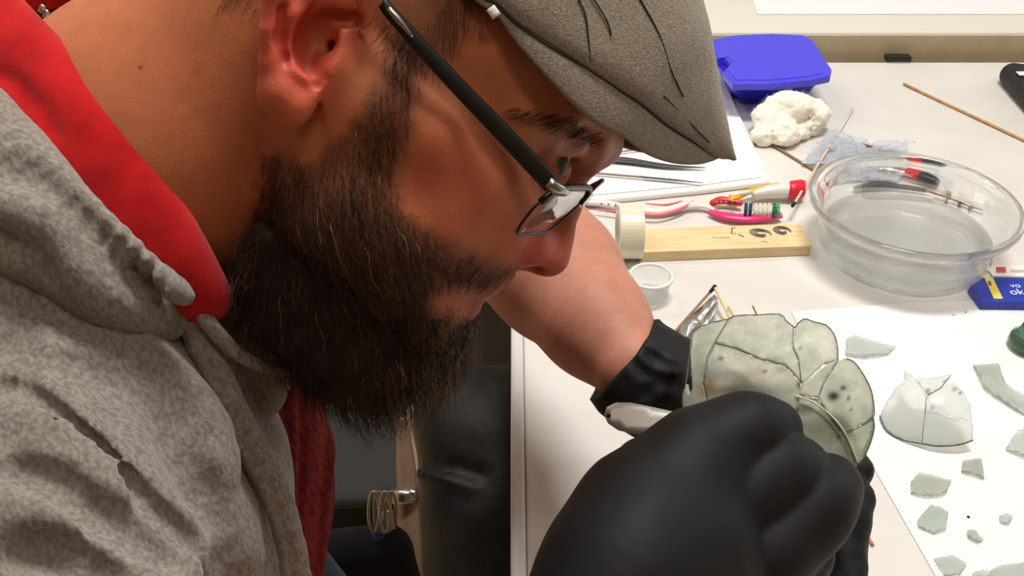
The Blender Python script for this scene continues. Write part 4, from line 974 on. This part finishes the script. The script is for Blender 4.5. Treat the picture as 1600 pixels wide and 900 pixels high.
# ================================================================== BLUE PACKET AND STRIP AT THE RIGHT
M_pkt = mat('blue_card', srgb(40, 58, 168), rough=.4); M_yel = mat('yellow_print', srgb(232, 212, 96), rough=.5); M_wht = mat('white_print', srgb(232, 236, 250), rough=.5)
zp = .760
pk = thing('blue_packet', T(1600, 455), 'dark blue card packet with a yellow stripe and white letters', 'packet')
prism('card', flatpoly([(1515, 444), (1536, 433), (1720, 436), (1740, 474), (1534, 472)], zp), .7512, zp, M_pkt, pk, bevel=.0008)
prism('stripe', flatpoly([(1538, 434), (1551, 434), (1567, 467), (1553, 467)], zp), zp + .00005, zp + .0003, M_yel, pk)
prism('stripe_mark', flatpoly([(1543, 439), (1548, 439), (1550, 446), (1545, 446)], zp + .0005), zp + .0003, zp + .0005, mat('olive_print', srgb(130, 112, 30), rough=.5), pk)
def text(s, p, size, m, par, rot=0.0, z=0.0):
    c = bpy.data.curves.new('lettering', 'FONT'); c.body = s; c.size = size; c.extrude = .0001; c.materials.append(m)
    o0 = bpy.data.objects.new('tmp', c); link(o0); bpy.context.view_layer.update()
    me = bpy.data.meshes.new_from_object(o0.evaluated_get(bpy.context.evaluated_depsgraph_get())); bpy.data.objects.remove(o0)
    o = bpy.data.objects.new('lettering', me); link(o, par); o.location = [p[i] - par.location[i] for i in range(3)]; o.rotation_euler = (0, 0, rot); return o
text('vo', T(1580, 449, zp + .0003), .010, M_wht, pk); text('ok', T(1580, 460, zp + .0003), .013, M_wht, pk)
ws = thing('white_packet', T(1600, 425), 'white strip packet with a small red square beside the bowl', 'packet')
prism('strip', flatpoly([(1545, 421), (1556, 413), (1720, 420), (1720, 434), (1552, 431)], .753), .7512, .7530, mat('strip_white', srgb(240, 232, 228), rough=.5), ws, bevel=.0004)
prism('red_square', flatpoly([(1556, 417), (1571, 417), (1572, 426), (1557, 426)], .7533), .7531, .7533, mat('red_print', srgb(206, 84, 84), rough=.5), ws)
prism('grey_print', flatpoly([(1579, 421), (1640, 423), (1640, 427), (1580, 425)], .7533), .7531, .7533, mat('beige_print', srgb(190, 180, 160), rough=.5), ws)
# black case top right
bc_ = thing('black_case', T(1590, 140), 'black zipped case with a white tag cut by the right frame edge', 'case')
cs = Sdf(); cs.cap([T(1582, 118, .764), T(1640, 180, .764)], [.016, .017], k=.01); cs.cap([T(1640, 115, .768), T(1720, 190, .768)], [.03, .03], k=.02); cs.post = lambda P, d: d + .0008 * vnoise(P * 90)
vs, fs = cs.mesh(.0022); vs, fs = islands_keep(vs, fs); vs[:, 2] = np.maximum(vs[:, 2], .7504); mesh_np('case_body', vs, fs, mat('black_nylon', (.02, .022, .024), rough=.6), bc_)
e = cs.hit(1594, 118); box('tag', tuple(e + V(-.004, -.006, .002)), tuple(e + V(.02, .006, .0035)), M_wht, bc_, .001)

# ================================================================== FOIL STRIPS AND STICKS BY THE VESSEL
fs_ = thing('foil_strips', T(1085, 500), 'folded shiny foil strips pointing away between glove and vessel', 'foil')
for poly_, z0 in (([(1040, 528), (1056, 545), (1122, 466), (1116, 460)], .770), ([(1058, 546), (1070, 553), (1122, 482), (1122, 468)], .765)):
    sheet('strip', poly_, lambda px, py, z0=z0: T(px, py, z0 + .004 * math.sin(px * .16)), M_alu, fs_, step=7, thick=.0008, back=lambda p: V(0, 0, -1))
stick('skewer', (1046, 528, .772), (1108, 458, .764), .0013, M_stick2, 'dark tipped stick along the left side of the foil'); 
tube('dark_tip', [T(1108, 458, .764), T(1117, 448, .763)], [.0014, .0024], M_dark, SC.collection.objects[-1], n=8, seg=4)
stick('skewer', (1118, 450, .768), (1142, 500, .760), .0016, mat('cream_stick', srgb(232, 208, 168), rough=.6), 'first cream stick fanned out above the vessel, from the foil')
stick('skewer', (1138, 478, .768), (1150, 500, .760), .0013, bpy.data.materials['cream_stick'], 'second cream stick fanned out above the vessel, from the foil')
stick('skewer', (1176, 478, .765), (1186, 500, .760), .0009, M_stick2, 'lone thin dark stick above the top of the vessel')

# ================================================================== LOOSE SHARDS
M_pale = mat('pale_green_glass', vcol=True, rough=.12, trans=.8, ior=1.2, col2=(.90, .94, .91), nscale=60, alpha=.75)
def pale(spots=(), tone=(196, 210, 198)):
    def f(p):
        c = np.tile(np.array(srgb(*tone)) ** .42, (len(p), 1))
        for x_, y_, r_ in spots:
            w_ = np.exp(-(((p[:, 0] - x_) ** 2 + (p[:, 1] - y_) ** 2) / r_ ** 2) ** 1.5); c += (np.array(srgb(40, 44, 40)) - c) * w_[:, None]
        return c
    return f
def shard(poly, label, tone=(196, 210, 198), bend=.002, thick=.0018, spots=()):
    c_ = np.mean([T(*p) for p in poly], 0); w_ = max(np.linalg.norm(T(*p) - c_) for p in poly)
    def h_(px, py):
        p = T(px, py); q = ((p - c_)[:2] ** 2).sum() / (w_ * w_); r = CAM - p; z_ = .7514 + thick + bend * max(0, 1 - q); return CAM + (p - CAM) * ((CAM[2] - z_) / (CAM[2] - p[2]))
    o = sheet('glass_shard', poly, h_, M_pale, None, step=5, thick=thick, back=lambda p: V(0, 0, -1), colf=pale(spots, tone), jag=.4)
    me = o.data; cc_ = np.array(c_); cc_[2] = .7514
    for v in me.vertices: v.co = v.co - Vector(cc_)
    o.location = cc_; return tag(o, label, 'glass shard', 'loose glass shards on the white paper')
shard([(1322, 530), (1335, 524), (1372, 535), (1400, 541), (1388, 552), (1350, 557), (1322, 554)], 'long pale shard just right of the vessel top', (206, 214, 206))
shard([(1521, 570), (1560, 568), (1572, 600), (1600, 618), (1640, 640), (1600, 646), (1562, 622), (1540, 606)], 'large curved grey green shard at the right picture edge', (186, 198, 182))
shard([(1572, 700), (1590, 672), (1640, 660), (1660, 706), (1610, 716)], 'pale shard under the large curved shard at the right edge', (214, 220, 212))
shard([(1505, 719), (1533, 716), (1536, 730), (1538, 747), (1520, 738), (1503, 736)], 'small square shard below the mended dome piece', (160, 166, 154))
shard([(1424, 752), (1436, 738), (1487, 750), (1480, 768), (1455, 774), (1424, 769)], 'oblong green shard, upper one left of the small square shard', (170, 180, 156))
shard([(1434, 812), (1455, 788), (1470, 792), (1482, 800), (1478, 826), (1460, 832), (1436, 822)], 'rounded five sided shard below the oblong green one', (182, 200, 186))
shard([(1512, 828), (1524, 828), (1537, 843), (1528, 846), (1514, 838)], 'tiny grey shard left of the palest chip', (168, 172, 170))
shard([(1562, 806), (1572, 801), (1583, 806), (1577, 817), (1564, 815)], 'tiny pale chip on empty paper at the lower right', (206, 210, 210))
shard([(1460, 872), (1488, 867), (1511, 880), (1500, 896), (1478, 898)], 'pale shard nearest the paper corner at the bottom', (190, 206, 198))
shard([(1548, 892), (1560, 884), (1600, 879), (1620, 910), (1560, 925), (1545, 905)], 'shard cut by the bottom right corner of the picture', (190, 200, 194))
shard([(1520, 895), (1535, 890), (1550, 893), (1540, 906), (1522, 908)], 'small flat shard between the two shards at the bottom edge', (198, 208, 200))
for (x_, y_) in ((1513, 808), (1509, 488), (1490, 492), (1428, 222)):
    e = T(x_, y_, .7512 if y_ > 300 else .7504); tag(lathe('crumb', [(0, .0010), (.0010, .0006), (.0011, 0), (0, 0)], e, M_dark if y_ > 700 else bpy.data.materials['beige_print'], None, n=8), {808: 'tiny dark crumb on the paper among small shards', 488: 'tiny grey crumb on paper under the blue packet, right one', 492: 'tiny grey crumb on paper under the blue packet, left one', 222: 'tiny grey crumb on the bare table behind the bowl'}[y_], 'crumb')
# mended dome piece
dm = thing('mended_glass_dome', T(1448, 665), 'domed pale glass piece mended from four shards on the paper', 'glass piece', None)
dc_ = T(1452, 672, .730); dR = .0545; dh = sph_hit(dc_, dR)
DSH = [[(1375, 650), (1385, 628), (1400, 606), (1414, 596), (1412, 577), (1430, 592), (1448, 616), (1446, 640), (1440, 690), (1410, 686), (1385, 672)],
       [(1430, 592), (1460, 590), (1486, 585), (1470, 606), (1450, 618)], [(1450, 618), (1470, 606), (1488, 598), (1505, 612), (1516, 632), (1519, 660), (1446, 640)],
       [(1446, 641), (1519, 661), (1520, 688), (1498, 694), (1465, 696), (1440, 692)]]
dsp = [(1450, 612, 4), (1494, 608, 4), (1502, 614, 3), (1457, 636, 3), (1512, 636, 2)]
for poly_ in DSH:
    pc = np.mean(poly_, 0); pl = [tuple(pc + (np.array(q) - pc) * (1 - .1 / max(6, np.linalg.norm(np.array(q) - pc)))) for q in poly_]
    def dhh(px, py):
        p = dh(px, py); return p if p[2] > .7525 else T(px, py, .7525)
    sheet('shard', pl, dhh, M_pale, dm, step=5, thick=.0012, back=lambda p: (dc_ - p) / np.linalg.norm(dc_ - p) * V(1, 1, .6), colf=pale(dsp, (208, 218, 206)), jag=.3)
tube('broken_edge', [dhh(*p) for p in [(1375, 650), (1385, 672), (1410, 687), (1440, 693), (1465, 697), (1498, 695), (1520, 688)]], .0007, M_crack, dm, n=6, seg=24)
tube('crack', [dhh(*p) for p in [(1486, 586), (1470, 606), (1450, 618), (1446, 640), (1441, 690)]], .0003, M_crack, dm, n=5, seg=20)
gb = thing('green_bottle_base', T(1600, 545), 'thick dark green glass lump cut by the right picture edge', 'glass')
M_dg = mat('dark_green_glass', (.12, .26, .16), rough=.08, trans=.7, ior=1.45)
e = T(1604, 545); lathe('foot', [(0, .0015), (.014, .0015), (.0175, .006), (.0165, .012), (.012, .016), (.010, .024), (.0085, .030), (0, .031)], V(e[0], e[1], .7512), M_dg, gb, n=36)

# ================================================================== BELOW AND BEHIND HIM
M_tan = mat('tan_tube_metal', srgb(150, 126, 106), rough=.4, metal=.4); M_pad = mat('dark_grey_vinyl', srgb(40, 40, 39), rough=.7, bump=.2)
ch = thing('folding_chair', T(600, 880, 0), 'folding chair with a tan metal frame and dark grey seat', 'chair')
st = Sdf(); st.cap([C(560, 700, 1.02), C(585, 712, 1.02)], [.045, .045], k=.02)
prism('seat', flatpoly([(420, 590), (634, 600), (634, 768), (420, 776)], .45), .425, .45, M_pad, ch, .005)
prism('seat_apron', flatpoly([(420, 700), (630, 700), (632, 762), (420, 770)], .45), .37, .4248, M_dark, ch, .003)
tube('frame_tube', [C(628, 650, 1.07), C(633, 720, 1.07), C(638, 800, 1.07), C(644, 930, 1.07), C(650, 1300, 1.1)], [.0045, .0105, .0125, .0130, .0130], M_tan, ch, n=16, seg=20)
tube('clamp', [C(632, 764, 1.06), C(633, 784, 1.06)], .0145, M_metal, ch, n=16, seg=4); tube('clamp_bolt', [C(640, 770, 1.05), C(650, 771, 1.05)], .005, M_metal, ch, n=10, seg=4)
tube('frame_tube', [C(500, 800, 1.12), C(520, 784, 1.12), C(640, 778, 1.10)], .009, M_pad, ch, n=12, seg=8)
M_bag = mat('black_leatherette', (.007, .007, .008), rough=.55, bump=.4, bscale=30, bdist=.006)
hb = Sdf(); hb.cap([C(768, 700, 1.31), C(768, 800, 1.29), C(768, 1100, 1.29)], [.095, .100, .100], k=.02); hb.cap([C(712, 655, 1.32), C(830, 640, 1.33)], [.055, .06], k=.04)
J = [ridge(hb, [(640, 738), (690, 742), (745, 755)], .008, .012, .01), groove(hb, [(640, 722), (690, 727), (760, 745)], .01, .01, .01)]
for j in J: j()
hb.post = lambda P, d: d + .004 * vnoise(P * 18)
bg = sdf_obj('black_bag', hb, .007, M_bag); tag(bg, 'large black bag slumped beside the table edge', 'bag')
bs_ = thing('office_chair', C(740, 545, 1.5), 'dark grey office chair back beyond the black bag', 'chair')
cb = Sdf(); cb.cap([C(640, 505, 1.58), C(830, 505, 1.58)], [.07, .07], k=.02, sq=(FW, 2.5)); cb.cap([C(640, 560, 1.58), C(830, 560, 1.58)], [.07, .07], k=.04, sq=(FW, 2.5))
sdf_obj('backrest', cb, .006, mat('charcoal_fabric', srgb(92, 87, 82), rough=.9), bs_); tube('post', [C(690, 590, 1.61), C(690, 590, 1.61) * V(1, 1, 0)], .02, M_dark, bs_, n=10)
ps = Sdf(); ps.cap([C(480, 880, .95), C(600, 865, .95), C(612, 920, .95)], [.03, .028, .03], k=.02)
pch = sdf_obj('navy_pouch', ps, .004, mat('navy_cloth', srgb(14, 16, 26), rough=.9)); tag(pch, 'very dark navy pouch hanging below the key ring', 'pouch')
ky = thing('key_ring', C(598, 800, .93), 'bunch of keys on a steel ring hanging by his hip', 'keys')
for k in range(4):
    cx = 584 + 9 * k; a = [C(cx + 8 * math.sin(t_), 800 - 32 * math.cos(t_), .925 + .006 * k * (1 if k % 2 else -1)) for t_ in np.linspace(0, 2 * math.pi, 22)]
    tube('ring' if k < 2 else 'key_loop', a, .0016, M_metal if k % 2 == 0 else M_brass, ky, n=8)
for k in range(3): sheet('key', [(596 + 5 * k, 800), (604 + 5 * k, 796), (609 + 4 * k, 838), (600 + 4 * k, 842)], lambda px, py, k=k: C(px, py, .935 + .003 * k), M_brass if k == 1 else M_metal, ky, step=8, thick=.0015, back=lambda p: FW)
bc2 = Sdf(); bc2.cap([C(592, 835, .935), C(600, 870, .935)], [.007, .011], k=.006)
tag(sdf_obj('blue_tag', bc2, .0018, mat('blue_cloth_tag', srgb(48, 70, 112), rough=.8), ky), 'faded blue cloth tag')
